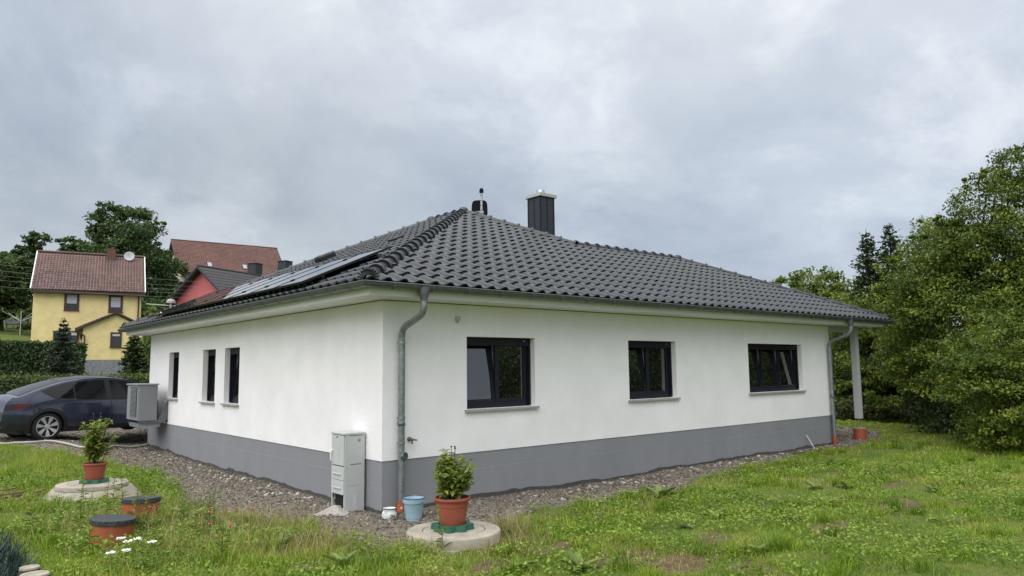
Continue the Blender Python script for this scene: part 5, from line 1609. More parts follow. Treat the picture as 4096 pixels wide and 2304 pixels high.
lm_dark = leaf_mat('leaf_dark', [(0.0, (0.026, 0.050, 0.014)), (0.5, (0.055, 0.095, 0.022)), (1.0, (0.10, 0.15, 0.036))])
lm_shaded = leaf_mat('leaf_shaded', [(0.0, (0.016, 0.032, 0.010)), (0.5, (0.030, 0.055, 0.014)), (1.0, (0.06, 0.09, 0.024))])  # darker leaf colour carries the shade low under the right-hand trees
lm_mid = leaf_mat('leaf_mid', [(0.0, (0.034, 0.062, 0.008)), (0.4, (0.085, 0.135, 0.016)), (0.75, (0.17, 0.225, 0.030)), (1.0, (0.28, 0.32, 0.055))])
lm_light = leaf_mat('leaf_light', [(0.0, (0.06, 0.10, 0.016)), (0.5, (0.12, 0.17, 0.028)), (1.0, (0.20, 0.25, 0.05))])
lm_con = leaf_mat('needle', [(0.0, (0.034, 0.060, 0.022)), (0.6, (0.065, 0.100, 0.034)), (1.0, (0.12, 0.155, 0.055))], trans=0.15)
lm_hedge = leaf_mat('hedge_leaf', [(0.0, (0.022, 0.045, 0.014)), (0.6, (0.038, 0.072, 0.020)), (1.0, (0.07, 0.105, 0.03))], trans=0.2)
lm_hedge2 = leaf_mat('hedge_leaf_light', [(0.0, (0.045, 0.075, 0.016)), (0.6, (0.085, 0.125, 0.026)), (1.0, (0.17, 0.20, 0.05))], trans=0.25)

def gb(x, y): return (x, y, gzf(x, y))
tree('walnut_tree', 'tall dark broadleaf tree rising behind the yellow house', [(11.12,69.41,15.99, 2.74,1.96),(9.73,70.69,15.23, 1.49,1.65),(12.26,68.67,14.41, 2.35,2.35),(10.81,68.88,12.33, 2.90,2.32),(12.92,67.20,11.53, 2.51,2.32),(14.09,65.19,9.48, 2.09,2.67),(12.10,66.98,8.75, 3.05,2.28),(14.75,64.48,10.60, 0.95,1.52),(13.5,65.5,6.6,2.8,2.2)],
     38000, 0.32, lm_dark, gb(12, 67.5), 1, 0.35, 18, clump=0.25, per=110, sprays=60)
tree('willow_tree', 'rounded mid green tree in front of the tall dark tree', [(10.75,63.48,13.51, 1.53,1.46),(10.45,64.00,11.70, 2.19,1.82),(11.93,62.96,10.23, 2.19,2.19),(11.5,62.5,7.8,2.6,2.2)], 15000, 0.28, leaf_mat('leaf_willow', [(0.0, (0.028, 0.055, 0.016)), (0.6, (0.048, 0.088, 0.022)), (1.0, (0.08, 0.13, 0.03))]), gb(11, 63.3), 2, 0.22, 10, clump=0.35)
tree('ash_tree', 'leafy treetops above the left end of the yellow house roof', [(5.36,79.69,15.05, 1.1,0.95),(4.65,80.46,13.6, 1.4,1.0),(3.55,81.42,13.64, 0.9,0.6),(5.0,80,11.5,2.2,1.6)], 6500, 0.34, lm_dark, gb(4.8, 80), 3, 0.2, 10)
tree('ash_tree', 'small treetop between the yellow house chimney and its left gable', [(7.82,77.67,14.61, 1.07,0.91),(8.57,75.86,13.61, 1.63,1.02),(8.0,77,11.8,1.9,1.5)], 5000, 0.36, lm_dark, gb(8, 77), 4, 0.18, 8)
tree('thicket_tree', 'dense dark trees at the left edge behind the lawn', [(1.80,70.21,10.24, 1.97,1.97),(3.00,69.45,8.44, 1.62,1.80),(1.46,70.25,7.55, 1.74,1.6),(3.30,70.24,10.36, 1.46,1.64),(-0.5,70,9.5,2.2,2.4),(0.0,71,6.8,2.0,1.6)], 14000, 0.32, lm_dark, gb(1.8, 70.5), 5, 0.25, 10)
tree('hillside_shrub', 'yellowish green shrub between the yellow and pink houses', [(7.11,40.10,5.06, 0.75,0.45),(7.69,39.63,4.93, 0.55,0.40),(7.3,39.9,4.0,1.1,0.9),(7.3,39.9,2.6,1.2,1.2)], 5000, 0.16, lm_light, gb(7.3, 39.9), 6, 0.08, 8, cat='shrub')
tree('hillside_shrub', 'dark shrubs below the far lawn beside the yellow house', [(2.6,63.0,3.2,1.2,0.8),(1.0,66.5,6.4,1.3,0.7),(3.9,66.8,6.2,1.4,1.2),(12.5,56,4.5,2.6,2.5),(10.5,57,5.5,2.0,2.2)], 9000, 0.26, lm_dark, gb(3.0, 64.0), 7, 0.08, 6, cat='shrub')
tree('thicket_tree', 'round dark tree on the hillside beyond the left edge of the picture', [(-5,72,9.5,3.0,2.8),(-7,73,8.0,2.6,2.4),(-3,72.5,7.5,2.4,2.2)], 9000, 0.36, lm_dark, gb(-5, 72.5), 16, 0.25, 10)
tree('thicket_tree', 'broad dark tree farther left on the hillside, outside the picture', [(-13,70,9.0,3.2,2.8),(-16,71,7.5,3.0,2.5),(-11,71,7.0,2.6,2.2)], 9000, 0.38, lm_dark, gb(-13, 70.5), 17, 0.25, 10)
# right-hand trees
tree('oak_tree', 'large leafy tree filling the right edge, reaching above the roof', [(18.39,-2.48,5.76, 1.09,1.03),(18.95,-3.08,6.66, 0.80,0.97),(18.31,-1.62,4.83, 1.17,0.94),(18.59,-2.39,3.95, 1.37,1.26),(18.38,-0.88,3.85, 1.14,1.08),(18.08,-3.34,4.46, 1.09,1.63),(17.98,-1.68,2.59, 1.49,1.26),(18.52,-0.19,2.82, 1.10,0.98),(17.46,-3.17,2.27, 1.17,1.27),(18.92,0.59,4.17, 0.64,0.77),(18.64,-3.67,3.37, 1.31,2.18),(18.0,-2.4,0.9,1.6,1.1),(19.6,-4.6,5.5,1.5,2.0),(19.2,-5.2,2.5,1.8,2.2),(18.3,-1.0,1.2,1.3,0.9),(19.3,0.3,1.8,1.2,1.2),(19.5,-0.6,4.9,1.0,0.9)],
     150000, 0.088, lm_mid, gb(18.8, -2.6), 8, 0.2, 90, clump=0.25, per=95, shell=0.35, sprays=120)
tree('hazel_bush', 'glossy bush in front of the large tree at the right edge', [(13.92,-3.37,1.61, 0.79,0.60),(13.68,-2.84,1.15, 0.56,0.51),(14.21,-3.81,1.14, 0.64,0.73),(13.69,-3.28,0.52, 0.82,0.55),(13.83,-4.17,0.36, 0.71,0.79),(14.6,-4.9,1.0,0.9,1.2),(15.4,-4.4,0.4,1.2,1.1),(15.2,-3.6,1.8,1.0,0.9),(14.0,-3.9,-0.25,0.9,0.5),(14.9,-3.2,-0.2,0.9,0.55),(15.9,-3.0,0.5,0.9,0.9)], 44000, 0.075, lm_mid, gb(14.5, -3.9), 9, 0.06, 30, cat='bush', clump=0.28, per=90, sprays=40)
tree('far_tree', 'light green tree showing above the right end of the roof', [(32.81,10.35,5.79, 1.52,0.83),(32.77,9.14,5.25, 1.17,0.85),(32.84,11.64,5.81, 0.89,0.56),(33,10.4,4.0,2.2,1.5),(33.2,10.4,1.8,2.2,1.9)], 11000, 0.20, lm_light, gb(33, 10.3), 10, 0.16, 12)
tree('dogwood_hedge', 'mixed green bushes behind the terrace post', [(22.72,3.64,1.86, 1.07,1.37),(23.11,2.61,2.13, 1.05,1.35),(22.55,2.9,1.0, 0.9,0.6),(22.35,1.37,1.51, 0.99,1.27),(22.59,0.59,1.2, 0.83,0.83),(23.31,4.61,0.79, 0.63,1.10),(23.51,4.07,3.45, 0.79,0.79),(23.8,5.8,1.2,1.2,1.6),(22.3,-0.4,2.6,1.2,1.4),(21.6,-0.9,1.0,1.2,1.2),(22.3,2.2,3.2,1.2,0.9),(22.2,1.0,3.5,1.1,1.0),(22.6,3.3,2.9,1.1,0.9),(21.8,-0.2,4.0,1.1,1.1),(23.6,5.0,2.4,1.0,0.9),(22.0,1.8,0.2,1.3,0.6),(22.4,3.6,0.3,1.2,0.6)], 62000, 0.105, lm_mid, gb(22.7, 2.6), 11, 0.07, 40, cat='bush', clump=0.26, per=90, sprays=50)
tree('juniper_shrub', 'low spreading conifer shrubs along the far edge of the lawn', [(21.63,3.26,-0.25, 0.66,0.41),(21.74,2.39,-0.25, 0.64,0.40),(21.59,1.45,-0.2, 0.62,0.41),(21.2,0.6,-0.15, 0.61,0.40),(20.6,-0.1,-0.2,0.6,0.42),(22,4.2,-0.25,0.6,0.4)], 14000, 0.075, leaf_mat('juniper_leaf', [(0.0, (0.05, 0.075, 0.02)), (0.6, (0.09, 0.115, 0.035)), (1.0, (0.15, 0.15, 0.06))]), gb(21.5, 1.8), 12, 0.03, 12, cat='shrub', clump=0.26)
tree('shade_tree', 'deep shaded trees closing the garden at the lower right edge', [(17.5,-5.5,1.0,1.6,1.8),(16.6,-6.2,0.6,1.2,1.3),(20.5,-7,3.5,2.5,3.2),(18,-7.5,2.5,2.2,2.8),(16.4,-3.4,-0.1,1.2,0.7),(17.4,-2.2,-0.1,1.3,0.7),(18.6,-0.9,-0.1,1.3,0.7),(20.2,-1.2,0.6,1.3,1.2),(15.6,-4.9,-0.1,1.2,0.7)], 34000, 0.10, lm_shaded, gb(18.4, -6.6), 13, 0.16, 12)
# the tree line goes on outside the frame behind the camera's right; the windows mirror it
tree('garden_tree', 'broad green tree outside the frame on the right, mirrored in the windows', [(21,-11.5,4.0,2.2,2.2),(20.0,-13.2,2.6,2.0,2.0),(22.0,-10,2.6,2.2,2.4),(21,-12,0.9,2.6,1.6)], 48000, 0.13, lm_mid, gb(21, -12), 14, 0.2, 12, shell=0.2, clump=0.4)
tree('garden_tree', 'lower round tree outside the frame behind the lawn, mirrored in the windows', [(14.5,-16.2,1.7,1.9,1.2),(12.6,-17.2,1.3,1.8,1.2),(16.6,-15.2,1.5,1.8,1.4),(14.5,-16.4,0.4,2.6,1.2),(10.5,-18.2,0.9,1.8,1.3)], 40000, 0.12, lm_mid, gb(14.5, -16.5), 15, 0.16, 10, shell=0.2, clump=0.4)

def spruce(name, label, base, h, r, n, mat, seed, step=0.16, droop=0.25, leader=True, cat='spruce tree', group=None):
    rng = np.random.default_rng(seed)
    p = thing(name, base, label, cat, group); b0 = Vector(base)
    m = MB(); m.tube([b0-Z*0.3, b0+Z*h*0.5, b0+Z*h], [0.02*h+0.02, 0.012*h+0.01, 0.008], 8)
    V = []; zs = np.arange(h*0.06, h*0.97, step); per = max(4, int(n/len(zs)/9))
    for z in zs:
        u = z/h; rad = r*(1-u)**0.85*(0.8+0.35*rng.random())
        nb = rng.integers(6, 9)
        a0 = rng.random()*6.28
        for k in range(nb):
            a = a0 + 6.28*k/nb + rng.uniform(-0.3, 0.3); rr_ = rad*rng.uniform(0.7, 1.1)
            rise_ = 0.45*u - droop*(1-u)
            q = np.array([math.cos(a)*rr_, math.sin(a)*rr_, rr_*rise_ + 0.10*rr_])
            s0 = np.array([b0.x, b0.y, b0.z+z])
            m.tube([Vector(s0), Vector(s0+q*0.55), Vector(s0+q)], [0.012, 0.008, 0.003], 4, cap=False)
            ns = max(3, int(per*rr_/r*2.2))
            t_ = 0.12+0.9*rng.random(ns)
            c = s0 + q*t_[:, None] + rng.normal(size=(ns, 3))*0.03*r
            sd_ = rng.choice([-1, 1], ns)
            perp = np.array([-math.sin(a), math.cos(a), 0])
            d = q/np.linalg.norm(q)*0.75 + perp*sd_[:, None]*0.75 + rng.normal(size=(ns, 3))*0.25 + np.array([0, 0, -0.05])
            d /= np.linalg.norm(d, axis=1, keepdims=True)
            L = (0.10 + 0.16*rr_*(1.1-t_))[:, None]*(0.7+0.6*rng.random(ns))[:, None]
            nrm = rng.normal(size=(ns, 3))*0.5 + np.array([0, 0, 1]); s_ = np.cross(d, nrm); s_ /= np.linalg.norm(s_, axis=1, keepdims=True)
            w = 0.022 + 0.02*r
            V.append(np.stack([c, c+d*L*0.5+s_*w, c+d*L, c+d*L*0.5-s_*w], 1))
    V = np.concatenate(V)
    rn = np.repeat(rng.random(len(V)), 4)
    m.build('trunk', m_bark2, p)
    link('needles', np_mesh('needles', V.reshape(-1, 3)-np.array(base), np.arange(4*len(V)).reshape(-1, 4), rn), mat, p, base)
    return p
spruce('young_spruce', 'young spruce with a long bare leader in front of the tall hedge', gb(0.95, 32.6), 4.0-gzf(0.95, 32.6), 1.35, 9000, leaf_mat('needle_grey', [(0.0, (0.035, 0.055, 0.035)), (0.6, (0.06, 0.085, 0.055)), (1.0, (0.10, 0.125, 0.08))], trans=0.1), 21, 0.24)
spruce('young_spruce', 'bushy dark spruce beside the house corner and the yellow porch', gb(2.15, 23.7), 2.9-gzf(2.15, 23.7), 1.15, 12000, lm_con, 22, 0.15)
spruce('tall_spruce', 'tall spruce tip behind the bushes, left one of two', gb(23.77, 3.39), 6.65-gzf(23.8, 3.4), 1.9, 14000, lm_con, 23, 0.22)
spruce('tall_spruce', 'tall spruce tip behind the bushes, right one of two', gb(23.94, 2.57), 6.8-gzf(23.9, 2.6), 2.0, 14000, lm_con, 24, 0.22)

def hedge(name, label, p0, p1, w, h, n, size, mat, seed):
    rng = np.random.default_rng(seed)
    p0 = np.array(p0, float); p1 = np.array(p1, float); L = np.linalg.norm(p1-p0); d = (p1-p0)/L; s = np.array([-d[1], d[0]])
    base = (*((p0+p1)/2), gzf(*((p0+p1)/2)))
    p = thing(name, base, label, 'hedge')
    u = rng.random(n)*L; f = rng.random(n)
    a = np.where(f < 0.62, rng.choice([-1, 1], n)*w/2, rng.uniform(-1, 1, n)*w/2); z = np.where(f < 0.62, rng.random(n)*h, h)
    bump = (fbm(u, z, 1.6, 3.0)-0.5)*0.28
    xy = p0 + d*u[:, None] + s*(a*(1+bump*0.5) + np.sign(a)*bump*0.3)[:, None]
    gz_ = GH(xy[:, 0], xy[:, 1])
    c = np.stack([xy[:, 0], xy[:, 1], gz_ + z + bump*0.35*(f >= 0.62) + rng.normal(size=n)*0.05], 1) + rng.normal(size=(n, 3))*0.05
    nrm = rng.normal(size=(n, 3))*0.6; nrm[:, :2] += (s*np.sign(a)[:, None])*(f < 0.62)[:, None]*1.0; nrm[:, 2] += np.where(f < 0.62, 0.3, 1)
    dr = rng.normal(size=(n, 3)); dr[:, 2] -= 0.4; dr /= np.linalg.norm(dr, axis=1, keepdims=True)
    sd_ = np.cross(dr, nrm); sd_ /= np.linalg.norm(sd_, axis=1, keepdims=True)
    sz = size*(0.6+0.8*rng.random(n))[:, None]
    V = np.stack([c-dr*sz*0.5, c+sd_*sz*0.36, c+dr*sz*0.5, c-sd_*sz*0.36], 1).reshape(-1, 3)
    rn = np.repeat(np.clip(0.6*fbm(u, z*1.3+a, 2.0, 7.0)+0.5*rng.random(n)-0.05, 0, 1), 4)
    link('leaves', np_mesh('leaves', V-np.array(base), np.arange(4*n).reshape(-1, 4), rn), mat, p, base)
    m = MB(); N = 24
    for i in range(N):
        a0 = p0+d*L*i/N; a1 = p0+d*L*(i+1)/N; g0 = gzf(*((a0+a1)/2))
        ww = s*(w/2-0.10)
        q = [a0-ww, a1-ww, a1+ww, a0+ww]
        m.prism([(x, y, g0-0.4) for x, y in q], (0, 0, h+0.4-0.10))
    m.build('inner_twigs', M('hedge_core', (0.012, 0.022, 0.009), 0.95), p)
hedge('tall_ivy_hedge', 'tall clipped ivy hedge in front of the yellow house', (-5.5, 42.3), (3.40, 41.0), 1.2, 3.02-gzf(1, 41.5), 22000, 0.15, lm_hedge, 31)
hedge('low_hedge', 'low trimmed hedge with bright leaves behind the parked car', (-7.5, 25.5), (4.5, 20.6), 0.9, 1.13-gzf(-0.5, 22.5), 20000, 0.085, lm_hedge2, 32)

# red slatted fence glimpsed through the bushes
m_redf = M('red_brown_boards', (0.30, 0.075, 0.045), 0.8, var=0.2, vscale=4, orand=0.2)
rf = thing('red_board_fence', (24.4, 3.5, -0.7), 'red brown vertical board fence glimpsed through the bushes', 'fence')
f0_ = Vector((23.6, -0.6, -0.75)); f1_ = Vector((25.2, 6.2, -0.75)); fdv = (f1_-f0_).normalized()
for i in range(56):
    c = f0_ + fdv*(0.06+i*0.125)
    MB().obox(c+Z*0.85, fdv, Vector((-fdv.y, fdv.x, 0)), Z, 0.048, 0.012, 0.85+0.02*math.sin(i*2.1)).build('board', m_redf, rf)
for z in (0.3, 1.3): MB().bar(f0_+Z*z+Vector((0.03,0,0)), f1_+Z*z+Vector((0.03,0,0)), 0.03, 0.07).build('rail', m_redf, rf)

# ------------------------------------------------------------------ gravel stones
ico_v = None
def ico():
    t_ = (1+5**0.5)/2
    v = np.array([(-1,t_,0),(1,t_,0),(-1,-t_,0),(1,-t_,0),(0,-1,t_),(0,1,t_),(0,-1,-t_),(0,1,-t_),(t_,0,-1),(t_,0,1),(-t_,0,-1),(-t_,0,1)], float)
    f = np.array([(0,11,5),(0,5,1),(0,1,7),(0,7,10),(0,10,11),(1,5,9),(5,11,4),(11,10,2),(10,7,6),(7,1,8),(3,9,4),(3,4,2),(3,2,6),(3,6,8),(3,8,9),(4,9,5),(2,4,11),(6,2,10),(8,6,7),(9,8,1)])
    return v/np.linalg.norm(v[0]), f
IV, IF = ico()
rng = np.random.default_rng(41)
def sample_ground(n, x0, x1, y0, y1, fn):
    x = rng.uniform(x0, x1, n); y = rng.uniform(y0, y1, n)
    k = fn(x, y); return x[k], y[k]
def off_house(x, y): return ~((x > -0.0) & (x < LR) & (y > -0.0) & (y < LL))
def stones(name, x, y, smin, smax, power, label, mat):
    n = len(x); s = smin + (smax-smin)*rng.random(n)**power
    g = rng.random((n, 12))*0.45+0.75
    sc = np.stack([s*(0.8+0.5*rng.random(n)), s*(0.8+0.5*rng.random(n)), s*(0.45+0.35*rng.random(n))], 1)
    v = IV[None]*g[..., None]*sc[:, None, :]
    a = rng.random(n)*6.28; ca, sa_ = np.cos(a)[:, None], np.sin(a)[:, None]
    vx = v[..., 0]*ca - v[..., 1]*sa_; vy = v[..., 0]*sa_ + v[..., 1]*ca
    tl = rng.normal(size=(n, 1))*0.35
    vz = v[..., 2] + vx*tl
    z = GH(x, y) + s*0.15
    V = np.stack([vx+x[:, None], vy+y[:, None], vz+z[:, None]], -1).reshape(-1, 3)
    F = (IF[None] + (np.arange(n)*12)[:, None, None]).reshape(-1, 3)
    rn = np.repeat(rng.random(n)**1.5, 12)
    o = link(name, np_mesh(name, V, F, rn), mat); tag(o, label, 'gravel', kind='stuff')
m_peb = leaf_mat('pebbles', [(0.0, (0.085, 0.070, 0.055)), (0.35, (0.145, 0.122, 0.098)), (0.7, (0.205, 0.178, 0.148)), (0.93, (0.31, 0.285, 0.245)), (1.0, (0.48, 0.455, 0.41))], rough=0.85, trans=0.0, spec=0.2)
x, y = sample_ground(62000, -2.6, 5.5, -2.3, 9, lambda x, y: gravel_mask(x, y) & off_house(x, y))
stones('gravel', x, y, 0.006, 0.028, 4.0, 'loose grey gravel and rubble along the foot of the house walls', m_peb)
x, y = sample_ground(30000, 4.5, 19, -1.6, 3.5, lambda x, y: gravel_mask(x, y) & off_house(x, y))
stones('gravel', x, y, 0.007, 0.032, 3.8, 'loose gravel strip along the right wall and under the terrace', m_peb)
x, y = sample_ground(16000, -9, 1.5, 8.5, 16, lambda x, y: gravel_mask(x, y) & off_house(x, y))
stones('gravel', x, y, 0.012, 0.032, 2.8, 'loose dark gravel of the drive under the car', m_peb)
# pale lumps close to the plinth and a sand heap at the cabinet foot
xs_ = rng.uniform(0.6, 12.8, 200); ys_ = -0.12-np.abs(rng.normal(size=200))*0.28
stones('rubble', xs_, ys_, 0.012, 0.055, 3.0, 'pale rubble lumps close to the plinth of the right wall', leaf_mat('pale_rubble', [(0.0, (0.28, 0.26, 0.22)), (0.6, (0.40, 0.375, 0.33)), (1.0, (0.55, 0.53, 0.48))], rough=0.9, trans=0.0))
ys_ = rng.uniform(0.9, 12.0, 240); xs_ = -0.12-np.abs(rng.normal(size=240))*0.22
stones('rubble', xs_, ys_, 0.012, 0.05, 3.0, 'pale rubble lumps close to the plinth of the left wall', leaf_mat('pale_rubble', []))
hp_v = []; hp_f = []; n = 34
for i in range(9):
    r = i/8
    for k in range(n):
        a = 2*math.pi*k/n
        rr_ = r*(0.24+0.05*math.sin(3*a)+0.03*math.sin(7*a+1))
        xx = -0.42+rr_*1.15*math.cos(a); yy = 0.60+rr_*1.1*math.sin(a)
        hh = 0.115*math.exp(-(r*1.75)**2) + 0.012*float(vnoise(xx, yy, 22, 3.0))
        hp_v.append((xx, yy, gzf(xx, yy)+hh-0.012))
for i in range(8):
    for k in range(n): hp_f.append((i*n+k, i*n+(k+1) % n, (i+1)*n+(k+1) % n, (i+1)*n+k))
m = MB(); m.add(hp_v, hp_f)
tag(m.build('sand_heap', M('pale_sand', (0.36, 0.34, 0.31), 0.95, var=0.15, vscale=40, bump=0.6, bscale=90), None, smooth=True), 'small heap of pale grit at the foot of the meter cabinet', 'grit heap')

# ------------------------------------------------------------------ grass
CX_, CY_ = CAM_LOC.x, CAM_LOC.y
def in_view(x, y, m=0.06):
    dx, dy = x-CX_, y-CY_
    dep = dx*math.cos(YAW)+dy*math.sin(YAW); lat = dx*math.sin(YAW)-dy*math.cos(YAW)
    return (dep > 3.5) & (np.abs(lat) < dep*(0.70+m)+0.8)
def not_covered(x, y):
    k = np.hypot(x-0.02, y+1.73) > 0.60
    k &= np.hypot(x+2.85, y-4.22) > 0.80
    k &= np.hypot(x+2.77, y-1.53) > 0.26
    k &= np.hypot(x+3.36, y-0.32) > 0.26
    return k
def blades(x, y, hmin, hmax, w, lean, seed, zoff=0.0, hue=None, tall=None):
    r = np.random.default_rng(seed); n = len(x)
    h = hmin+(hmax-hmin)*r.random(n)**1.6
    if tall is not None: h = h*tall
    a = r.random(n)*6.28; l = lean*(0.3+0.9*r.random(n))*h
    dx, dy = np.cos(a)*l, np.sin(a)*l
    pa_ = r.random(n)*6.28; wx, wy = np.cos(pa_)*w*(0.6+0.8*r.random(n)), np.sin(pa_)*w*(0.6+0.8*r.random(n))
    z = GH(x, y)+zoff-0.01
    P0 = np.stack([x-wx, y-wy, z], 1); P1 = np.stack([x+wx, y+wy, z], 1)
    mz = z+h*0.62
    P2 = np.stack([x+dx*0.38+wx*0.8, y+dy*0.38+wy*0.8, mz], 1); P3 = np.stack([x+dx*0.38-wx*0.8, y+dy*0.38-wy*0.8, mz], 1)
    tz = z+h*(1-0.28*np.minimum(1, lean))
    P4 = np.stack([x+dx+wx*0.15, y+dy+wy*0.15, tz], 1); P5 = np.stack([x+dx-wx*0.15, y+dy-wy*0.15, tz], 1)
    V = np.stack([P0, P1, P2, P3, P4, P5], 1).reshape(-1, 3)
    b_ = (np.arange(n)*6)[:, None]
    F = np.concatenate([b_+np.array([[0,1,2,3]]), b_+np.array([[3,2,4,5]])])
    rn = np.clip((hue if hue is not None else 0.5) + (r.random(n)-0.5)*0.5, 0, 1)
    return V, F, np.repeat(rn, 6)
m_grass = leaf_mat('grass_blade', [(0.0, (0.07, 0.145, 0.007)), (0.35, (0.175, 0.285, 0.017)), (0.6, (0.29, 0.385, 0.035)), (0.8, (0.37, 0.38, 0.08)), (1.0, (0.45, 0.36, 0.16))], rough=0.55, trans=0.35, spec=0.3)
Vs = []; Fs = []; Rs = []; cnt = 0
def put(V, F, R):
    global cnt
    Vs.append(V); Fs.append(F+cnt); Rs.append(R); cnt += len(V)
def lawn(n, x0, x1, y0, y1, hmin, hmax, w, seed, dmin, dmax, lean=0.8, right=True):
    global rng
    rng = np.random.default_rng(seed)
    x = rng.uniform(x0, x1, n); y = rng.uniform(y0, y1, n)
    d = np.hypot(x-CX_, y-CY_)
    k = in_view(x, y) & (d > dmin) & (d <= dmax) & ~gravel_mask(x, y) & off_house(x, y) & not_covered(x, y)
    x, y = x[k], y[k]
    k = ~(bare_mask(x, y)) | (rng.random(len(x)) < 0.12)
    x, y = x[k], y[k]
    # patchy cover and height
    f = fbm(x, y, 0.8, 20.0); f2 = fbm(x, y, 2.6, 21.0)
    k = rng.random(len(x)) < np.clip(0.05+1.6*f2, 0.12, 1); x, y, f, f2 = x[k], y[k], f[k], f2[k]
    hue = 0.12 + 0.75*f + 0.45*(fbm(x, y, 1.6, 25.0)-0.5)*2
    put(*blades(x, y, hmin, hmax, w, lean, seed+1, hue=hue, tall=0.25+1.7*f2*f))
lawn(420000, -6, 14, -8, 3.5, 0.04, 0.14, 0.0030, 51, 5.5, 11.5)
lawn(240000, -2, 24, -8, 6, 0.05, 0.13, 0.0048, 52, 11.5, 19)
lawn(200000, 4, 34, -10, 16, 0.06, 0.14, 0.009, 53, 19, 40)
lawn(150000, -8, -0.5, -3.5, 16, 0.05, 0.26, 0.0036, 54, 6, 24)
# tufts
r = np.random.default_rng(60)
tx = r.uniform(-5, 15, 700); ty = r.uniform(-7.5, 8, 700)
k = in_view(tx, ty) & ~gravel_mask(tx, ty) & off_house(tx, ty) & not_covered(tx, ty) & ~((tx > -0.2) & (ty > -0.5))
tx, ty = tx[k], ty[k]
for i in range(len(tx)):
    nb = int(r.integers(50, 110)); s = r.uniform(0.04, 0.11)
    x = tx[i]+r.normal(size=nb)*s; y = ty[i]+r.normal(size=nb)*s
    put(*blades(x, y, 0.10, r.uniform(0.16, 0.28), 0.0042, 0.75, 1000+i, hue=np.full(nb, r.uniform(0.05, 0.55))))
grass = link('grass', np_mesh('grass', np.concatenate(Vs), np.concatenate(Fs), np.concatenate(Rs)), m_grass)
tag(grass, 'patchy green grass of the lawn round the house', 'grass', kind='stuff')
# dry straw grass round the near cover and on the left
Vs = []; Fs = []; Rs = []; cnt = 0
r = np.random.default_rng(71)
for cx_, cy__, n, s, hm in ((0.75, -1.95, 420, 0.22, 0.40), (0.35, -2.45, 380, 0.25, 0.28), (-0.65, -1.85, 260, 0.20, 0.36), (0.0, -2.5, 300, 0.3, 0.2), (-1.5, 0.1, 420, 0.35, 0.34), (-1.6, -1.2, 300, 0.3, 0.36), (-2.6, 0.6, 300, 0.5, 0.40), (-3.2, 1.2, 260, 0.5, 0.42), (1.0, -3.6, 380, 0.25, 0.10), (1.3, -4.2, 280, 0.2, 0.10), (-2.4, -0.7, 240, 0.5, 0.38), (3.5,-1.7,260,0.6,0.16), (-1.9, 0.6, 500, 0.45, 0.40), (-1.5, -1.0, 420, 0.4, 0.36), (-2.9, -0.9, 300, 0.5, 0.34), (-3.4, 1.9, 300, 0.6, 0.45), (-2.3, 2.6, 300, 0.5, 0.40), (-0.9, -2.4, 260, 0.4, 0.26)):
    x = cx_+r.normal(size=n)*s; y = cy__+r.normal(size=n)*s
    k = not_covered(x, y) & off_house(x, y); x, y = x[k], y[k]
    put(*blades(x, y, hm*0.3, hm, 0.0028, 0.9, int(n+hm*1000+cx_*10+100), hue=np.full(len(x), 0.5)))
straw = link('dry_grass', np_mesh('dry_grass', np.concatenate(Vs), np.concatenate(Fs), np.concatenate(Rs)),
             leaf_mat('straw', [(0.0, (0.16, 0.17, 0.05)), (0.4, (0.30, 0.25, 0.11)), (1.0, (0.48, 0.38, 0.20))], trans=0.3))
tag(straw, 'dry straw coloured grass round the near cover and in the weeds', 'dry grass', kind='stuff')
# low broad-leaved ground cover
def cover(n, x0, x1, y0, y1, size, zl, zh, seed, thr):
    r = np.random.default_rng(seed)
    x = r.uniform(x0, x1, n); y = r.uniform(y0, y1, n)
    k = in_view(x, y) & ~gravel_mask(x, y) & off_house(x, y) & not_covered(x, y) & ~bare_mask(x, y) & (fbm(x, y, 1.2, 33.0) > thr) & (np.hypot(x-CX_, y-CY_) < 17)
    x, y = x[k], y[k]; n = len(x)
    hf = fbm(x, y, 2.3, 34.0)
    z = GH(x, y) + (zl+(zh-zl)*r.random(n))*(0.4+1.2*hf)
    c = np.stack([x, y, z], 1)
    a = r.random(n)*6.28; d = np.stack([np.cos(a), np.sin(a), r.normal(size=n)*0.45], 1); d /= np.linalg.norm(d, axis=1, keepdims=True)
    nr = r.normal(size=(n, 3))*0.45+np.array([0, 0, 1.0]); s = np.cross(d, nr); s /= np.linalg.norm(s, axis=1, keepdims=True)
    sz = size*(0.5+0.9*r.random(n))[:, None]
    V = np.stack([c-d*sz*0.5, c+s*sz*0.33, c+d*sz*0.5, c-s*sz*0.33], 1).reshape(-1, 3)
    hue = np.clip(0.0+0.6*fbm(x, y, 0.9, 35.0)+0.65*(r.random(n)-0.25), 0, 1)
    return V, np.arange(4*n).reshape(-1, 4), np.repeat(hue, 4)
parts = [cover(85000, -1, 14, -8, -0.8, 0.040, 0.01, 0.12, 81, 0.44), cover(46000, -6, -0.6, -3.5, 5, 0.036, 0.02, 0.17, 82, 0.44), cover(16000, -5, -1, 4, 13, 0.045, 0.02, 0.2, 83, 0.40)]
Vs = []; Fs = []; Rs = []; cnt = 0
for q in parts: put(*q)
m_cov = leaf_mat('ground_cover', [(0.0, (0.06, 0.125, 0.011)), (0.45, (0.155, 0.25, 0.023)), (0.8, (0.27, 0.36, 0.048)), (1.0, (0.36, 0.42, 0.11))], trans=0.3)
tag(link('ground_cover', np_mesh('ground_cover', np.concatenate(Vs), np.concatenate(Fs), np.concatenate(Rs)), m_cov), 'low broad leaved weeds and clover in the lawn', 'weeds', kind='stuff')

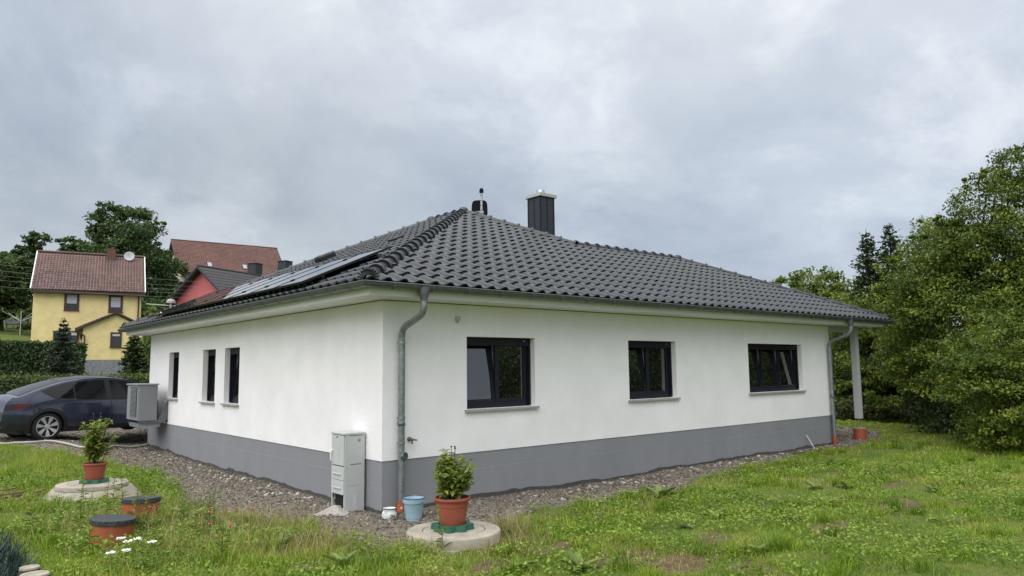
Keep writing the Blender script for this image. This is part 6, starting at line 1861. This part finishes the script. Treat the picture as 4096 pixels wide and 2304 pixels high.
# single broad-leaved weeds
m_dock = leaf_mat('dock_leaf', [(0.0, (0.085, 0.14, 0.026)), (0.6, (0.15, 0.22, 0.045)), (1.0, (0.24, 0.30, 0.08))], trans=0.3)
def dock(x, y, s, seed, nl, label, group=None):
    rr_ = random.Random(seed); z = gzf(x, y)
    quads = []; rn = []
    for i in range(nl):
        a = 6.283*i/nl + rr_.uniform(-.4, .4); el_ = rr_.uniform(0.25, 0.9)
        d = Vector((math.cos(a), math.sin(a), el_)); L = s*rr_.uniform(0.7, 1.1)
        quads.append(leaf_quad(Vector((x, y, z+0.01)), d, Vector((0, 0, 1)), L, L*0.38)); rn.append(rr_.random())
        tip = quads[-1][3]; d2 = Vector((math.cos(a), math.sin(a), el_-0.9))
    o = link('dock_weed', leaves_mesh('dock_weed', [[p-Vector((x, y, z)) for p in q] for q in quads], rn), m_dock, None, (x, y, z))
    tag(o, label, 'weed', group)
dk = 'broad leaved dock weed rosette growing in the right lawn'
for i, (x, y, s, nl) in enumerate([(-0.24,-3.25,0.26,7),(0.25,-3.7,0.30,8),(4.15,-1.65,0.34,9),(6.63,-2.97,0.24,7),(7.0,-3.33,0.24,7),(3.55,-3.1,0.24,8),(4.06,-3.96,0.20,7),(8.9,-2.95,0.25,8),(5.6,-3.7,0.26,8),(2.6,-3.3,0.2,7),(2.2,-4.6,0.18,7),(7.8,-4.4,0.22,7)]):
    dock(x, y, s, 200+i, nl, dk, 'dock weeds in the right lawn')
for i, (x, y, s, nl) in enumerate([(-1.72,-2.16,0.26,6),(-2.1,0.2,0.28,7),(-2.9,0.9,0.3,7),(-2.25,1.2,0.26,7),(-1.9,-0.9,0.24,6)]):
    dock(x, y, s, 260+i, nl, 'broad leaved weed rosette among the grass left of the corner', 'weeds on the left bank')
# tall weed stalks near the orange shafts
for i, (x, y, h) in enumerate([(-3.25,1.25,0.62),(-3.05,1.75,0.70),(-2.95,1.15,0.55),(-3.45,0.75,0.50),(-2.55,2.3,0.5),(-3.7,-0.3,0.55),(-3.0,0.3,0.5),(-2.45,0.9,0.42),(-0.42,-2.15,0.55),(-3.3,2.3,0.6),(-3.6,0.9,0.6),(-3.15,-0.6,0.5),(-2.7,-1.4,0.42),(-3.9,0.4,0.55),(-2.2,0.5,0.45),(-2.6,-0.2,0.5),(-4.0,1.4,0.6),(-3.5,-1.6,0.4),(-1.9,1.4,0.42),(-2.75,2.6,0.55)]):
    rr_ = random.Random(300+i); z = gzf(x, y); b0 = Vector((x, y, z)); tip = Vector((x+rr_.uniform(-.06,.06), y+rr_.uniform(-.06,.06), z+h))
    p = thing('weed_stalk', tuple(b0), 'tall thin weed stalk with small leaves near the orange shafts' if i != 8 else 'single thin weed stalk in front of the concrete cover with the red pot', 'weed', 'tall weed stalks' if i != 8 else None)
    MB().tube([b0, tip], [0.005, 0.002], 5).build('stem', M('green_stem', (0.10, 0.13, 0.04), 0.7), p)
    quads = []; rn = []
    for k in range(46):
        u_ = 0.1+0.9*k/46; c = b0*(1-u_)+tip*u_; a = rr_.uniform(0, 6.28)
        quads.append(leaf_quad(c, Vector((math.cos(a), math.sin(a), rr_.uniform(-.1, .9))), Z, (0.10*(1.1-u_)+0.02)*rr_.uniform(.7, 1.2), 0.014)); rn.append(rr_.random())
    link('leaves', leaves_mesh('leaves', quads, rn), m_cov, p)
# poppies and yarrow
m_pop = M('poppy_red', (0.60, 0.15, 0.10), 0.7)
m_yar = M('yarrow_white', (0.78, 0.78, 0.74), 0.8)
m_gst = M('green_stem', (0.10, 0.13, 0.04), 0.7)
def flower(x, y, h, kind, seed, label, group):
    rr_ = random.Random(seed); z = gzf(x, y); tip = Vector((x+rr_.uniform(-.04,.04), y+rr_.uniform(-.04,.04), z+h))
    p = thing('poppy' if kind == 'poppy' else 'yarrow', (x, y, z), label, 'flower', group)
    MB().tube([(x, y, z-0.01), tip], 0.003, 5).build('stem', m_gst, p)
    if kind == 'poppy':
        for k in range(4):
            a = k*math.pi/2 + rr_.uniform(-.2, .2); d = Vector((math.cos(a), math.sin(a), 1.3)).normalized(); s = d.cross(Z).normalized()
            MB().add([tip, tip+d*0.016+s*0.015, tip+d*0.032+s*0.008, tip+d*0.032-s*0.008, tip+d*0.016-s*0.015], [(0, 1, 2, 3, 4)]).build('petal', m_pop, p)
    else:
        m = MB()
        for k in range(34):
            a = rr_.uniform(0, 6.28); q = 0.042*math.sqrt(rr_.random())
            m.lathe([(0.007, 0), (0.009, 0.004), (0.003, 0.007)], tip+Vector((q*math.cos(a), q*math.sin(a), rr_.uniform(-0.006, 0.008)-q*0.12)), 6)
        m.build('flower_head', m_yar, p)
for i, (x, y) in enumerate([(-2.73,-0.80),(-2.66,-0.88),(-2.55,-1.10),(-2.45,-0.95),(-2.35,0.0),(-2.24,0.23),(-1.99,0.17),(-1.85,0.1),(-1.95,6.1),(-2.0,6.3)]):
    flower(x, y, 0.30 if i < 8 else 0.4, 'poppy', 400+i, 'small orange red poppy in the tall grass left of the corner' if i < 8 else 'small orange red poppy by the gravel behind the concrete cone', 'poppies' if i < 8 else 'poppies behind the cone')
for i, (x, y) in enumerate([(-3.54,-0.81),(-3.5,-0.95),(-3.58,-1.26),(-3.69,-1.28),(-3.38,-0.92),(-3.28,-1.15)]):
    flower(x, y, 0.26, 'yarrow', 500+i, 'white yarrow flower head in the weeds at the lower left', 'yarrow flowers')
